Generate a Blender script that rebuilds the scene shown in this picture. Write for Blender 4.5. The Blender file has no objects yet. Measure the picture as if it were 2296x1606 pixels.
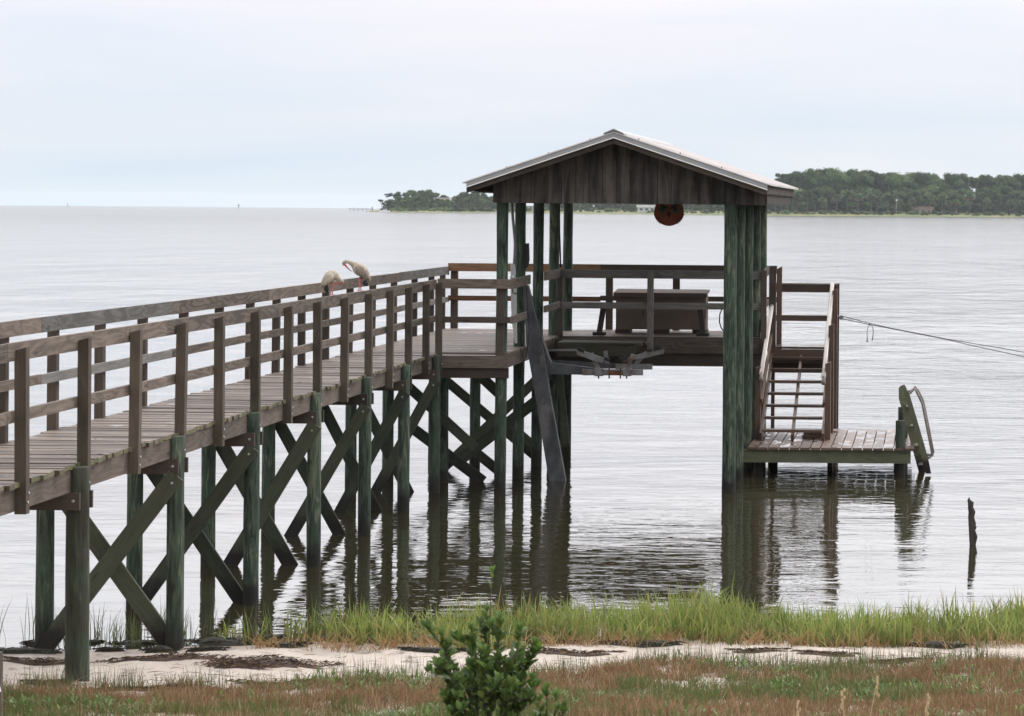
import bpy, bmesh, math, random
import numpy as np
from mathutils import Vector, Matrix, noise as mnoise

random.seed(7)
RNG = np.random.default_rng(11)
SC = bpy.context.scene
COL = SC.collection

# ------------------------------------------------------------------ camera / world / sun / exposure
# picture measured on a 2296 x 1606 grid; the camera looks along +Y, level, with a long lens
W, HP, F = 2296.0, 1606.0, 6500.0
XP, YP, ROLL, H = 2080.0, 470.7, 0.0085, 4.15

cam = bpy.data.cameras.new("camera")
cam.lens = 36.0 * F / W
cam.sensor_width = 36.0
cam.shift_x = -(XP - W / 2) / W
cam.shift_y = -(HP / 2 - YP) / W
cam.clip_start = 0.5
cam.clip_end = 40000
cam.dof.use_dof = True
cam.dof.focus_distance = 38
cam.dof.aperture_fstop = 9
cam_o = bpy.data.objects.new("camera", cam)
COL.objects.link(cam_o)
cam_o.location = (0, 0, H)
cam_o.rotation_euler = (math.radians(90), -ROLL, 0)
SC.camera = cam_o

SUN_EL, SUN_AZ = math.radians(52), math.radians(35)
wd = bpy.data.worlds.new("World")
SC.world = wd
wd.use_nodes = True
wn, wl = wd.node_tree.nodes, wd.node_tree.links
wn.clear()
w_out = wn.new("ShaderNodeOutputWorld")
w_mix = wn.new("ShaderNodeMixShader")
w_mix.inputs[0].default_value = 0.9
sky = wn.new("ShaderNodeTexSky")
sky.sky_type = 'NISHITA'
sky.sun_disc = False
sky.sun_elevation = SUN_EL
sky.sun_rotation = SUN_AZ
b1 = wn.new("ShaderNodeBackground"); b1.inputs[1].default_value = 0.1
wl.new(sky.outputs[0], b1.inputs[0])
b2 = wn.new("ShaderNodeBackground"); b2.inputs[1].default_value = 1.0
tc = wn.new("ShaderNodeTexCoord")
sp = wn.new("ShaderNodeSeparateXYZ"); wl.new(tc.outputs["Generated"], sp.inputs[0])
mp = wn.new("ShaderNodeMapping"); mp.inputs["Scale"].default_value = (3.2, 3.2, 26.0)
wl.new(tc.outputs["Generated"], mp.inputs[0])
nz = wn.new("ShaderNodeTexNoise"); nz.inputs["Scale"].default_value = 1.6
nz.inputs["Detail"].default_value = 5; nz.inputs["Roughness"].default_value = 0.5
nz.inputs["Distortion"].default_value = 0.5
wl.new(mp.outputs[0], nz.inputs["Vector"])
ab = wn.new("ShaderNodeMath"); ab.operation = 'ABSOLUTE'; wl.new(sp.outputs[2], ab.inputs[0])
rp = wn.new("ShaderNodeValToRGB")
rp.color_ramp.elements[0].position = 0.0
rp.color_ramp.elements[0].color = (0.775, 0.875, 0.965, 1)
e = rp.color_ramp.elements.new(0.025); e.color = (0.785, 0.862, 0.965, 1)
e = rp.color_ramp.elements.new(0.07); e.color = (0.94, 0.935, 1.01, 1)
e = rp.color_ramp.elements.new(0.088); e.color = (1.22, 1.21, 1.27, 1)
e = rp.color_ramp.elements.new(0.12); e.color = (1.62, 1.61, 1.67, 1)
e = rp.color_ramp.elements.new(0.22); e.color = (1.72, 1.70, 1.73, 1)
e = rp.color_ramp.elements.new(0.45); e.color = (1.5, 1.5, 1.53, 1)
rp.color_ramp.elements[-1].position = 1.0
rp.color_ramp.elements[-1].color = (1.45, 1.45, 1.46, 1)
wl.new(ab.outputs[0], rp.inputs[0])
cr = wn.new("ShaderNodeMapRange")
cr.inputs["From Min"].default_value = 0.3; cr.inputs["From Max"].default_value = 0.72
cr.inputs["To Min"].default_value = 0.0; cr.inputs["To Max"].default_value = 1.0
wl.new(nz.outputs[0], cr.inputs["Value"])
mx = wn.new("ShaderNodeMix"); mx.data_type = 'RGBA'; mx.blend_type = 'MULTIPLY'
mx.inputs[0].default_value = 1.0
wl.new(rp.outputs[0], mx.inputs[6])
cl = wn.new("ShaderNodeValToRGB")
cl.color_ramp.elements[0].color = (0.93, 0.975, 1.01, 1)
cl.color_ramp.elements[1].color = (1.12, 1.05, 1.02, 1)
wl.new(cr.outputs[0], cl.inputs[0]); wl.new(cl.outputs[0], mx.inputs[7])
# the cloud is brightest around the hidden sun
dt = wn.new("ShaderNodeVectorMath"); dt.operation = 'DOT_PRODUCT'
nm = wn.new("ShaderNodeVectorMath"); nm.operation = 'NORMALIZE'; wl.new(tc.outputs["Generated"], nm.inputs[0])
wl.new(nm.outputs[0], dt.inputs[0])
dt.inputs[1].default_value = (math.sin(SUN_AZ) * math.cos(SUN_EL), math.cos(SUN_AZ) * math.cos(SUN_EL), math.sin(SUN_EL))
gl = wn.new("ShaderNodeMapRange"); gl.interpolation_type = 'SMOOTHSTEP'
for i_, q_ in enumerate((-0.7, 0.95, 0.42, 1.5)): gl.inputs[i_ + 1].default_value = q_
wl.new(dt.outputs["Value"], gl.inputs[0])
g0 = wn.new("ShaderNodeMapRange"); g0.interpolation_type = 'SMOOTHSTEP'      # but the low horizon band is even
for i_, q_ in enumerate((0.05, 0.2, 0.0, 1.0)): g0.inputs[i_ + 1].default_value = q_
wl.new(ab.outputs[0], g0.inputs[0])
g1_ = wn.new("ShaderNodeMix"); g1_.data_type = 'FLOAT'; g1_.inputs[2].default_value = 1.0
wl.new(g0.outputs[0], g1_.inputs[0]); wl.new(gl.outputs[0], g1_.inputs[3])
wl.new(mx.outputs[2], b2.inputs[0]); wl.new(g1_.outputs[0], b2.inputs[1])
wl.new(b1.outputs[0], w_mix.inputs[1]); wl.new(b2.outputs[0], w_mix.inputs[2])
wl.new(w_mix.outputs[0], w_out.inputs[0])

sun = bpy.data.lights.new("sun", 'SUN')
sun.energy = 1.3
sun.angle = math.radians(14)
sun.color = (1.0, 0.95, 0.88)
sun_o = bpy.data.objects.new("sun", sun)
COL.objects.link(sun_o)
sd = Vector((math.sin(SUN_AZ) * math.cos(SUN_EL), math.cos(SUN_AZ) * math.cos(SUN_EL), math.sin(SUN_EL)))
sun_o.rotation_euler = sd.to_track_quat('Z', 'Y').to_euler()
sun_o.location = (0, 60, 80)

SC.view_settings.view_transform = 'Standard'
SC.view_settings.look = 'None'
SC.view_settings.exposure = 0.0
SC.view_settings.gamma = 1.0
SC.view_settings.use_curve_mapping = False
SC.cycles.use_denoising = True
SC.cycles.max_bounces = 7
SC.cycles.transparent_max_bounces = 4
SC.cycles.volume_bounces = 1


# ------------------------------------------------------------------ picture grid -> world
def uv_(px, py):
    du, dv = px - XP, py - YP
    return du + ROLL * dv, dv - ROLL * du

def at(px, py, Y):
    u, v = uv_(px, py)
    return Vector((u / F * Y, Y, H - v / F * Y))

def onz(px, py, z):
    u, v = uv_(px, py)
    Y = (H - z) * F / v
    return Vector((u / F * Y, Y, z))

# ------------------------------------------------------------------ node helpers
class NT:
    def __init__(s, name):
        s.m = bpy.data.materials.new(name)
        s.m.use_nodes = True
        s.n, s.l = s.m.node_tree.nodes, s.m.node_tree.links
        s.n.clear()
        s.out = s.n.new("ShaderNodeOutputMaterial")
        s.p = s.n.new("ShaderNodeBsdfPrincipled")
        s.l.new(s.p.outputs[0], s.out.inputs[0])
    def lk(s, a, b): s.l.new(a, b)
    def put(s, sock, v):
        if isinstance(v, bpy.types.NodeSocket): s.l.new(v, sock)
        else: sock.default_value = v
    def math(s, op, a, b=None, c=None, clamp=False):
        n = s.n.new("ShaderNodeMath"); n.operation = op; n.use_clamp = clamp
        s.put(n.inputs[0], a)
        if b is not None: s.put(n.inputs[1], b)
        if c is not None: s.put(n.inputs[2], c)
        return n.outputs[0]
    def comb(s, x, y, z):
        n = s.n.new("ShaderNodeCombineXYZ")
        for i, v in enumerate((x, y, z)): s.put(n.inputs[i], v)
        return n.outputs[0]
    def noise(s, vec, scale=1.0, detail=3.0, rough=0.5, dist=0.0):
        n = s.n.new("ShaderNodeTexNoise")
        s.l.new(vec, n.inputs["Vector"])
        n.inputs["Scale"].default_value = scale; n.inputs["Detail"].default_value = detail
        n.inputs["Roughness"].default_value = rough; n.inputs["Distortion"].default_value = dist
        return n.outputs[0]
    def rng(s, v, a, b, c=0.0, d=1.0, smooth=False):
        n = s.n.new("ShaderNodeMapRange")
        if smooth: n.interpolation_type = 'SMOOTHSTEP'
        s.put(n.inputs[0], v)
        for i, q in enumerate((a, b, c, d)): s.put(n.inputs[i + 1], q)
        return n.outputs[0]
    def mix(s, f, a, b, mode='MIX'):
        n = s.n.new("ShaderNodeMix"); n.data_type = 'RGBA'; n.blend_type = mode
        s.put(n.inputs[0], f)
        s.put(n.inputs[6], a if isinstance(a, bpy.types.NodeSocket) else (*a, 1) if len(a) == 3 else a)
        s.put(n.inputs[7], b if isinstance(b, bpy.types.NodeSocket) else (*b, 1) if len(b) == 3 else b)
        return n.outputs[2]
    def ramp(s, v, stops):
        n = s.n.new("ShaderNodeValToRGB")
        els = n.color_ramp.elements
        els[0].position = stops[0][0]; els[0].color = (*stops[0][1], 1)
        els[1].position = stops[-1][0]; els[1].color = (*stops[-1][1], 1)
        for p, c in stops[1:-1]:
            q = els.new(p); q.color = (*c, 1)
        s.put(n.inputs[0], v)
        return n.outputs[0]
    def uv(s):
        n = s.n.new("ShaderNodeUVMap"); n.uv_map = "UVMap"
        q = s.n.new("ShaderNodeSeparateXYZ"); s.l.new(n.outputs[0], q.inputs[0])
        return q.outputs[0], q.outputs[1]
    def attr(s):
        n = s.n.new("ShaderNodeAttribute"); n.attribute_name = "tint"
        q = s.n.new("ShaderNodeSeparateColor"); s.l.new(n.outputs["Color"], q.inputs[0])
        return q.outputs[0], q.outputs[1], q.outputs[2], n.outputs["Color"]
    def pos(s):
        n = s.n.new("ShaderNodeNewGeometry")
        q = s.n.new("ShaderNodeSeparateXYZ"); s.l.new(n.outputs["Position"], q.inputs[0])
        return n.outputs["Position"], q.outputs[0], q.outputs[1], q.outputs[2]
    def bump(s, h, strength=0.5, dist=0.01, normal=None):
        n = s.n.new("ShaderNodeBump")
        n.inputs["Strength"].default_value = strength; n.inputs["Distance"].default_value = dist
        s.l.new(h, n.inputs["Height"])
        if normal is not None: s.l.new(normal, n.inputs["Normal"])
        return n.outputs[0]
    def base(s, c): s.put(s.p.inputs["Base Color"], c if isinstance(c, bpy.types.NodeSocket) else (*c, 1))
    def rough(s, v): s.put(s.p.inputs["Roughness"], v)

def mat_wood(name, dark, light, moss=(0.10, 0.11, 0.035), mossy=0.0, rough=0.8, wet=False, tide=False, figure=1.0):
    t = NT(name)
    u, v = t.uv(); r, g, b, _ = t.attr()
    P, px, py, pz = t.pos()
    seed = t.math('MULTIPLY', b, 57.0)
    vec = t.comb(t.math('MULTIPLY', u, 0.9), t.math('MULTIPLY', v, 6.0), seed)
    n1 = t.noise(vec, 1.0, 2.0, 0.5, 0.7)
    ring = t.math('SINE', t.math('ADD', t.math('MULTIPLY', n1, 46.0), t.math('MULTIPLY', v, 60.0)))
    ring = t.rng(ring, -1.0, 1.0, 0.0, 1.0)
    fine = t.noise(t.comb(t.math('MULTIPLY', u, 2.5), t.math('MULTIPLY', v, 95.0), seed), 1.0, 3.0, 0.6)
    blot = t.noise(P, 2.3, 4.0, 0.55)
    k = t.math('ADD', t.math('MULTIPLY', ring, 0.34 * figure), t.math('MULTIPLY', fine, 0.55))
    k = t.math('ADD', k, t.math('MULTIPLY', t.math('SUBTRACT', blot, 0.5), 0.9))
    k = t.math('ADD', k, t.math('MULTIPLY', t.math('SUBTRACT', r, 0.5), 1.15 if 'deck' in name else 0.7), clamp=True)
    c = t.mix(k, dark, light)
    if name.startswith('dark_siding'):
        st_ = t.noise(t.comb(t.math('MULTIPLY', px, 7.0), py, t.math('MULTIPLY', pz, 0.9)), 1.0, 4.0, 0.65, 0.4)
        st2 = t.rng(st_, 0.36, 0.62, 0.22, 1.25)
        c = t.mix(1.0, c, t.comb(st2, st2, st2), 'MULTIPLY')
    # knots
    vo = t.n.new("ShaderNodeTexVoronoi"); vo.inputs["Scale"].default_value = 1.0
    t.lk(t.comb(t.math('MULTIPLY', u, 1.7), t.math('MULTIPLY', v, 5.5), seed), vo.inputs["Vector"])
    kn = t.rng(vo.outputs["Distance"], 0.05, 0.13, 0.45, 1.0)
    c = t.mix(1.0, c, t.comb(kn, kn, kn), 'MULTIPLY')
    mo = t.math('ADD', t.math('MULTIPLY', g, 1.0), mossy)
    mo = t.math('MULTIPLY', mo, t.rng(t.noise(P, 9.0, 4.0, 0.6), 0.36, 0.6), clamp=True)
    c = t.mix(mo, c, moss)
    if tide:
        tz = t.math('ADD', pz, t.math('MULTIPLY', t.noise(P, 7.0, 3.0), -0.3))
        wetk = t.rng(tz, -0.04, 0.2, 1.0, 0.0, True)
        c = t.mix(wetk, c, (0.011, 0.010, 0.008))
    t.base(c)
    if wet:
        pud = t.noise(t.comb(t.math('MULTIPLY', px, 2.2), t.math('MULTIPLY', py, 1.1), seed), 1.6, 3.0, 0.5)
        t.rough(t.rng(pud, 0.53 if name.startswith('wet') else 0.66, 0.575 if name.startswith('wet') else 0.72, rough, 0.06))
    else:
        t.rough(rough)
    t.put(t.p.inputs["Normal"], t.bump(t.math('ADD', fine, t.math('MULTIPLY', ring, 0.4)), 0.35, 0.004))
    return t.m

def mat_pile(name, hue=(0.034, 0.054, 0.036), pale=(0.135, 0.15, 0.095), dark=(0.010, 0.012, 0.008), tidez=0.2):
    t = NT(name)
    u, v = t.uv(); r, g, b, _ = t.attr()
    P, px, py, pz = t.pos()
    seed = t.math('MULTIPLY', b, 57.0)
    vec = t.comb(t.math('MULTIPLY', u, 2.6), t.math('MULTIPLY', v, 15.0), seed)
    n1 = t.noise(vec, 1.0, 6.0, 0.6, 1.1)
    n2 = t.noise(t.comb(t.math('MULTIPLY', u, 0.8), t.math('MULTIPLY', v, 2.2), seed), 1.0, 3.0, 0.5)
    fine = t.noise(t.comb(t.math('MULTIPLY', u, 4.0), t.math('MULTIPLY', v, 70.0), seed), 1.0, 3.0)
    k = t.math('ADD', t.math('MULTIPLY', n1, 1.25), t.math('MULTIPLY', n2, 0.55))
    k = t.math('ADD', t.math('SUBTRACT', k, 0.31), t.math('MULTIPLY', t.math('SUBTRACT', fine, 0.5), 0.6))
    k = t.math('ADD', k, t.math('MULTIPLY', t.math('SUBTRACT', r, 0.5), 0.12))
    c = t.ramp(k, [(0.40, dark), (0.56, hue), (0.68, tuple(x * 1.25 for x in hue)), (0.84, pale)])
    c = t.mix(g, c, t.mix(fine, (0.013, 0.010, 0.005), (0.042, 0.029, 0.013)))
    gl = t.rng(t.noise(P, 3.0, 3.0), 0.5, 0.7, 0.0, 0.35)
    c = t.mix(gl, c, (0.03, 0.085, 0.05))
    tz = t.math('ADD', pz, t.math('MULTIPLY', t.noise(P, 6.0, 3.0), -0.35))
    c = t.mix(t.rng(tz, -0.08, tidez, 1.0, 0.0, True), c, (0.010, 0.010, 0.007))
    t.base(c); t.rough(0.82)
    t.put(t.p.inputs["Normal"], t.bump(t.math('ADD', n1, t.math('MULTIPLY', fine, 0.5)), 0.6, 0.012))
    return t.m

def mat_plain(name, col, rough=0.6, metal=0.0, var=0.25, scale=6.0, stain=None, stretch=(1, 1, 1), bump=0.0, spec=0.5):
    t = NT(name)
    P, px, py, pz = t.pos()
    vec = t.comb(t.math('MULTIPLY', px, stretch[0]), t.math('MULTIPLY', py, stretch[1]), t.math('MULTIPLY', pz, stretch[2]))
    n = t.noise(vec, scale, 5.0, 0.6)
    lo = tuple(x * (1 - var) for x in col); hi = tuple(min(1, x * (1 + var)) for x in col)
    c = t.mix(t.rng(n, 0.3, 0.7), lo, hi)
    if stain:
        c = t.mix(t.rng(t.noise(vec, scale * 0.6, 4.0, 0.6), 0.56, 0.7), c, stain)
    t.base(c); t.rough(rough); t.p.inputs["Metallic"].default_value = metal
    t.p.inputs["Specular IOR Level"].default_value = spec
    if bump: t.put(t.p.inputs["Normal"], t.bump(n, 0.5, bump))
    return t.m

def mat_leaf(name, trans=0.35, rough=0.5, jitter=0.0, spec=0.4):
    """vertex colour 'tint' is the leaf's own colour; some light passes through"""
    t = NT(name)
    *_, c = t.attr()
    if jitter:
        P, *_ = t.pos()
        n = t.rng(t.noise(P, jitter, 3.0), 0.3, 0.7, 0.7, 1.3)
        c = t.mix(1.0, c, t.comb(n, n, n), 'MULTIPLY')
    t.base(c); t.rough(rough); t.p.inputs["Specular IOR Level"].default_value = spec
    if trans:
        tr = t.n.new("ShaderNodeBsdfTranslucent"); t.lk(c, tr.inputs[0])
        ms = t.n.new("ShaderNodeMixShader"); ms.inputs[0].default_value = trans
        t.lk(t.p.outputs[0], ms.inputs[1]); t.lk(tr.outputs[0], ms.inputs[2])
        t.lk(ms.outputs[0], t.out.inputs[0])
    return t.m

M = {}
M['rail'] = mat_wood("weathered_rail_wood", (0.050, 0.037, 0.028), (0.20, 0.155, 0.122), figure=1.3)
M['greyrail'] = mat_wood("grey_rail_wood", (0.070, 0.066, 0.060), (0.215, 0.205, 0.190))
M['freshrail'] = mat_wood("newer_rail_wood", (0.095, 0.045, 0.02), (0.25, 0.14, 0.075))
M['post'] = mat_wood("weathered_post_wood", (0.030, 0.021, 0.015), (0.110, 0.082, 0.064), figure=0.5)
M['deck'] = mat_wood("weathered_deck_wood", (0.065, 0.046, 0.036), (0.20, 0.152, 0.120), wet=True, rough=0.6, figure=0.5)
M['wetdeck'] = mat_wood("wet_deck_wood", (0.075, 0.043, 0.030), (0.19, 0.122, 0.088), wet=True, rough=0.42, figure=0.4)
M['joist'] = mat_wood("weathered_joist_wood", (0.046, 0.034, 0.026), (0.165, 0.128, 0.102))
M['cap'] = mat_wood("dark_cap_wood", (0.030, 0.022, 0.018), (0.085, 0.062, 0.050), figure=0.5)
M['brace'] = mat_wood("green_brace_wood", (0.022, 0.026, 0.016), (0.088, 0.096, 0.060), mossy=0.12, moss=(0.045, 0.075, 0.048), tide=True, figure=0.6)
M['stair'] = mat_wood("brown_stair_wood", (0.055, 0.030, 0.020), (0.15, 0.088, 0.058), rough=0.4, figure=0.4)
M['stairrail'] = mat_wood("wet_handrail_painted_sheen", (0.34, 0.30, 0.27), (0.66, 0.60, 0.56), rough=0.28, figure=0.25)  # wet rail tops; the sky's reflection is put into the pale base colour
M['lowbeam'] = mat_wood("mossy_beam_wood", (0.040, 0.045, 0.028), (0.12, 0.125, 0.075), mossy=0.2, moss=(0.06, 0.085, 0.04))
M['ladder'] = mat_wood("mossy_ladder_wood", (0.070, 0.075, 0.045), (0.19, 0.185, 0.12), mossy=0.2, moss=(0.09, 0.11, 0.06), tide=True)
M['chest'] = mat_wood("chest_wood", (0.07, 0.05, 0.04), (0.165, 0.125, 0.105), figure=0.3)
M['siding'] = mat_wood("dark_siding_wood", (0.030, 0.026, 0.023), (0.16, 0.135, 0.12), figure=0.1)
M['mossdeck'] = mat_wood("mossy_deck_wood", (0.02, 0.019, 0.013), (0.06, 0.055, 0.036), mossy=0.3, moss=(0.028, 0.036, 0.01))
M['pile'] = mat_pile("treated_pile_wood")
M['roof'] = mat_plain("roof_metal", (0.70, 0.665, 0.65), 0.42, 0.25, 0.10, 3.0, stain=(0.5, 0.44, 0.40))
M['trim'] = mat_plain("grey_trim_metal", (0.27, 0.275, 0.28), 0.45, 0.2, 0.08, 3.0)
M['whitetrim'] = mat_plain("white_trim", (0.86, 0.85, 0.83), 0.5, 0.0, 0.08)
M['galv'] = mat_plain("galvanised_steel", (0.075, 0.078, 0.085), 0.6, 0.2, 0.55, 5.0, stain=(0.15, 0.145, 0.14), stretch=(1, 1, 0.5), bump=0.003)
M['galvlight'] = mat_plain("pale_galvanised_steel", (0.20, 0.20, 0.20), 0.5, 0.3, 0.25, 6.0, stain=(0.12, 0.08, 0.055))
M['rust'] = mat_plain("rusty_steel", (0.13, 0.06, 0.03), 0.8, 0.2, 0.5, 20.0)
M['bolt'] = mat_plain("zinc_bolt", (0.42, 0.43, 0.44), 0.4, 0.7, 0.2, 30.0)
M['rubber'] = mat_plain("black_rubber", (0.012, 0.012, 0.013), 0.7, 0.0, 0.3)
M['plastic'] = mat_plain("grey_plastic", (0.16, 0.165, 0.17), 0.5, 0.0, 0.15)
M['palebox'] = mat_plain("pale_grey_metal", (0.46, 0.47, 0.47), 0.45, 0.2, 0.12)
M['pipe'] = mat_plain("old_handrail_pipe", (0.22, 0.19, 0.17), 0.45, 0.3, 0.3, 12.0, stain=(0.12, 0.13, 0.10))
M['rope'] = mat_plain("grey_rope", (0.16, 0.15, 0.16), 0.9, 0.0, 0.3, 40.0)
M['snag'] = mat_plain("dead_wood", (0.05, 0.042, 0.038), 0.9, 0.0, 0.5, 14.0, stretch=(1, 1, 0.3), bump=0.02)

# ------------------------------------------------------------------ mesh builders
class MB:
    def __init__(s):
        s.v, s.f, s.uv, s.c = [], [], [], []
    def face(s, idx, uvs, col):
        s.f.append(idx); s.uv.extend(uvs); s.c.extend([col] * len(idx))
    def beam(s, p0, p1, w, h, up=(0, 0, 1), tint=None, moss=0.0, endmoss=None, top_cut=0.0):
        """a board from p0 to p1: w across (side), h along 'up'; top_cut slants the far end"""
        p0, p1 = Vector(p0), Vector(p1)
        a = (p1 - p0); L = a.length; a.normalize()
        up = Vector(up)
        sd_ = a.cross(up)
        if sd_.length < 1e-5: sd_ = a.cross(Vector((0, 1, 0)))
        sd_.normalize(); t = sd_.cross(a).normalized()
        b = len(s.v)
        for k, p in enumerate((p0, p1)):
            for x, y in ((-1, -1), (1, -1), (1, 1), (-1, 1)):
                q = p + sd_ * (x * w / 2) + t * (y * h / 2)
                if k == 1 and top_cut: q = q - a * (top_cut * (x + 1) / 2)
                s.v.append(q)
        r = random.random() if tint is None else tint
        sdv = random.random()
        col = (r, moss, sdv, 1)
        ecol = (r, moss if endmoss is None else endmoss, sdv, 1)
        u0 = random.random() * 9
        vv = [0, w, w + h, 2 * w + h, 2 * w + 2 * h]
        v0 = random.random() * 3
        for i in range(4):
            j = (i + 1) % 4
            s.face([b + i, b + 4 + i, b + 4 + j, b + j],
                   [(u0, v0 + vv[i]), (u0 + L, v0 + vv[i]), (u0 + L, v0 + vv[i + 1]), (u0, v0 + vv[i + 1])], col)
        s.face([b + 3, b + 2, b + 1, b], [(u0, v0), (u0, v0 + w), (u0 + h, v0 + w), (u0 + h, v0)], ecol)
        s.face([b + 4, b + 5, b + 6, b + 7], [(u0, v0), (u0, v0 + w), (u0 + h, v0 + w), (u0 + h, v0)], ecol)
        return s
    def box(s, x0, x1, y0, y1, z0, z1, **k):
        return s.beam(((x0 + x1) / 2, y0, (z0 + z1) / 2), ((x0 + x1) / 2, y1, (z0 + z1) / 2), abs(x1 - x0), abs(z1 - z0), **k)
    def tube(s, path, rad, n=10, cap=True, tint=None, flat=None, moss=0.0, wob=0.0):
        """sweep a ring along path; rad: number or list; flat: (axis, factor) squashes the ring along a world axis"""
        path = [Vector(p) for p in path]
        m = len(path)
        rad = [rad] * m if isinstance(rad, (int, float)) else list(rad)
        r = random.random() if tint is None else tint
        sdv = random.random(); col = (r, moss, sdv, 1)
        u = random.random() * 9; v0 = random.random() * 3
        b = len(s.v)
        ref = None; us = []
        for i, p in enumerate(path):
            t = (path[min(i + 1, m - 1)] - path[max(i - 1, 0)]).normalized()
            if ref is None:
                ref = Vector((0, 1, 0)) if abs(t.y) < 0.9 else Vector((1, 0, 0))
            a = (ref - t * ref.dot(t)).normalized(); ref = a
            c = t.cross(a)
            if i: u += (p - path[i - 1]).length
            us.append(u)
            for k in range(n):
                th = 2 * math.pi * k / n
                d = a * math.cos(th) + c * math.sin(th)
                q = d * rad[i]
                if wob: q *= 1 + wob * mnoise.noise(Vector((p.x * 3 + d.x, p.y * 3 + d.y, p.z * 1.6 + sdv * 40)))
                if flat is not None:
                    ax = Vector(flat[0]); q = q - ax * (q.dot(ax) * (1 - flat[1]))
                s.v.append(p + q)
        for i in range(m - 1):
            for k in range(n):
                k2 = (k + 1) % n
                va, vb = v0 + k / n * 2 * math.pi * max(rad), v0 + (k + 1) / n * 2 * math.pi * max(rad)
                s.face([b + i * n + k, b + i * n + k2, b + (i + 1) * n + k2, b + (i + 1) * n + k],
                       [(us[i], va), (us[i], vb), (us[i + 1], vb), (us[i + 1], va)], col)
        if cap:
            s.face([b + k for k in range(n)][::-1], [(u + 0.1 * math.cos(k), v0 + 0.1 * math.sin(k)) for k in range(n)], col)
            s.face([b + (m - 1) * n + k for k in range(n)], [(u + 0.1 * math.cos(k), v0 + 0.1 * math.sin(k)) for k in range(n)], col)
        return s
    def pile(s, x, y, z0, z1, r0, r1=None, lean=(0, 0), moss=0.0, tint=None):
        r1 = r1 or r0 * 0.93
        k = max(4, int((z1 - z0) / 0.22))
        pts, rr = [], []
        for i in range(k + 1):
            f = i / k
            pts.append((x + lean[0] * f, y + lean[1] * f, z0 + (z1 - z0) * f)); rr.append(r0 + (r1 - r0) * f)
        pts.append((pts[-1][0], pts[-1][1], z1 + 0.008)); rr.append(r1 * 0.92)
        return s.tube(pts, rr, 16, True, tint, None, moss, 0.07)
    def ball(s, c, r, seg=10, rings=6, sc=(1, 1, 1), tint=0.5):
        c = Vector(c); b = len(s.v); col = (tint, 0, random.random(), 1)
        for i in range(rings + 1):
            ph = math.pi * i / rings
            for k in range(seg):
                th = 2 * math.pi * k / seg
                s.v.append(c + Vector((math.sin(ph) * math.cos(th) * r * sc[0], math.sin(ph) * math.sin(th) * r * sc[1], math.cos(ph) * r * sc[2])))
        for i in range(rings):
            for k in range(seg):
                k2 = (k + 1) % seg
                s.face([b + i * seg + k, b + (i + 1) * seg + k, b + (i + 1) * seg + k2, b + i * seg + k2], [(0, 0), (0, r), (r, r), (r, 0)], col)
        return s
    def prism(s, pts, d, tint=None, moss=0.0, uvrot=False):
        """polygon pts extruded by vector d"""
        pts = [Vector(p) for p in pts]; d = Vector(d); n = len(pts); b = len(s.v)
        r = random.random() if tint is None else tint
        sdv = random.random(); col = (r, moss, sdv, 1)
        s.v.extend(pts); s.v.extend([p + d for p in pts])
        o = pts[0]; ax = (pts[1] - pts[0]).normalized(); nn = d.normalized(); ay = nn.cross(ax)
        u0, v0 = random.random() * 9, random.random() * 3
        U = []
        for p in pts:
            a_, b_ = (p - o).dot(ax), (p - o).dot(ay)
            U.append((u0 + b_, v0 + a_) if uvrot else (u0 + a_, v0 + b_))
        s.face(list(range(b, b + n))[::-1], U[::-1], col)
        s.face(list(range(b + n, b + 2 * n)), U, col)
        for i in range(n):
            j = (i + 1) % n
            L = (pts[j] - pts[i]).length
            s.face([b + i, b + j, b + n + j, b + n + i], [(u0, v0), (u0 + L, v0), (u0 + L, v0 + d.length), (u0, v0 + d.length)], col)
        return s
    def build(s, name, mat, parent=None, smooth=False, origin=None):
        me = bpy.data.meshes.new(name)
        if parent is not None: o0 = ORG[parent.name]
        else: o0 = Vector(origin) if origin is not None else Vector((0, 0, 0))
        me.from_pydata([tuple(Vector(p) - o0) for p in s.v], [], s.f)
        ul = me.uv_layers.new(name="UVMap")
        ul.data.foreach_set("uv", np.array(s.uv, dtype=np.float32).ravel())
        ca = me.color_attributes.new("tint", 'FLOAT_COLOR', 'CORNER')
        ca.data.foreach_set("color", np.array(s.c, dtype=np.float32).ravel())
        if smooth: me.polygons.foreach_set("use_smooth", [True] * len(me.polygons))
        me.materials.append(mat)
        bm = bmesh.new(); bm.from_mesh(me)
        bmesh.ops.recalc_face_normals(bm, faces=bm.faces)
        bm.to_mesh(me); bm.free()
        ob = bpy.data.objects.new(name, me)
        COL.objects.link(ob)
        if parent is not None: ob.parent = parent
        else: ob.location = o0
        ORG[ob.name] = o0
        return ob

ORG = {}

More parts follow.
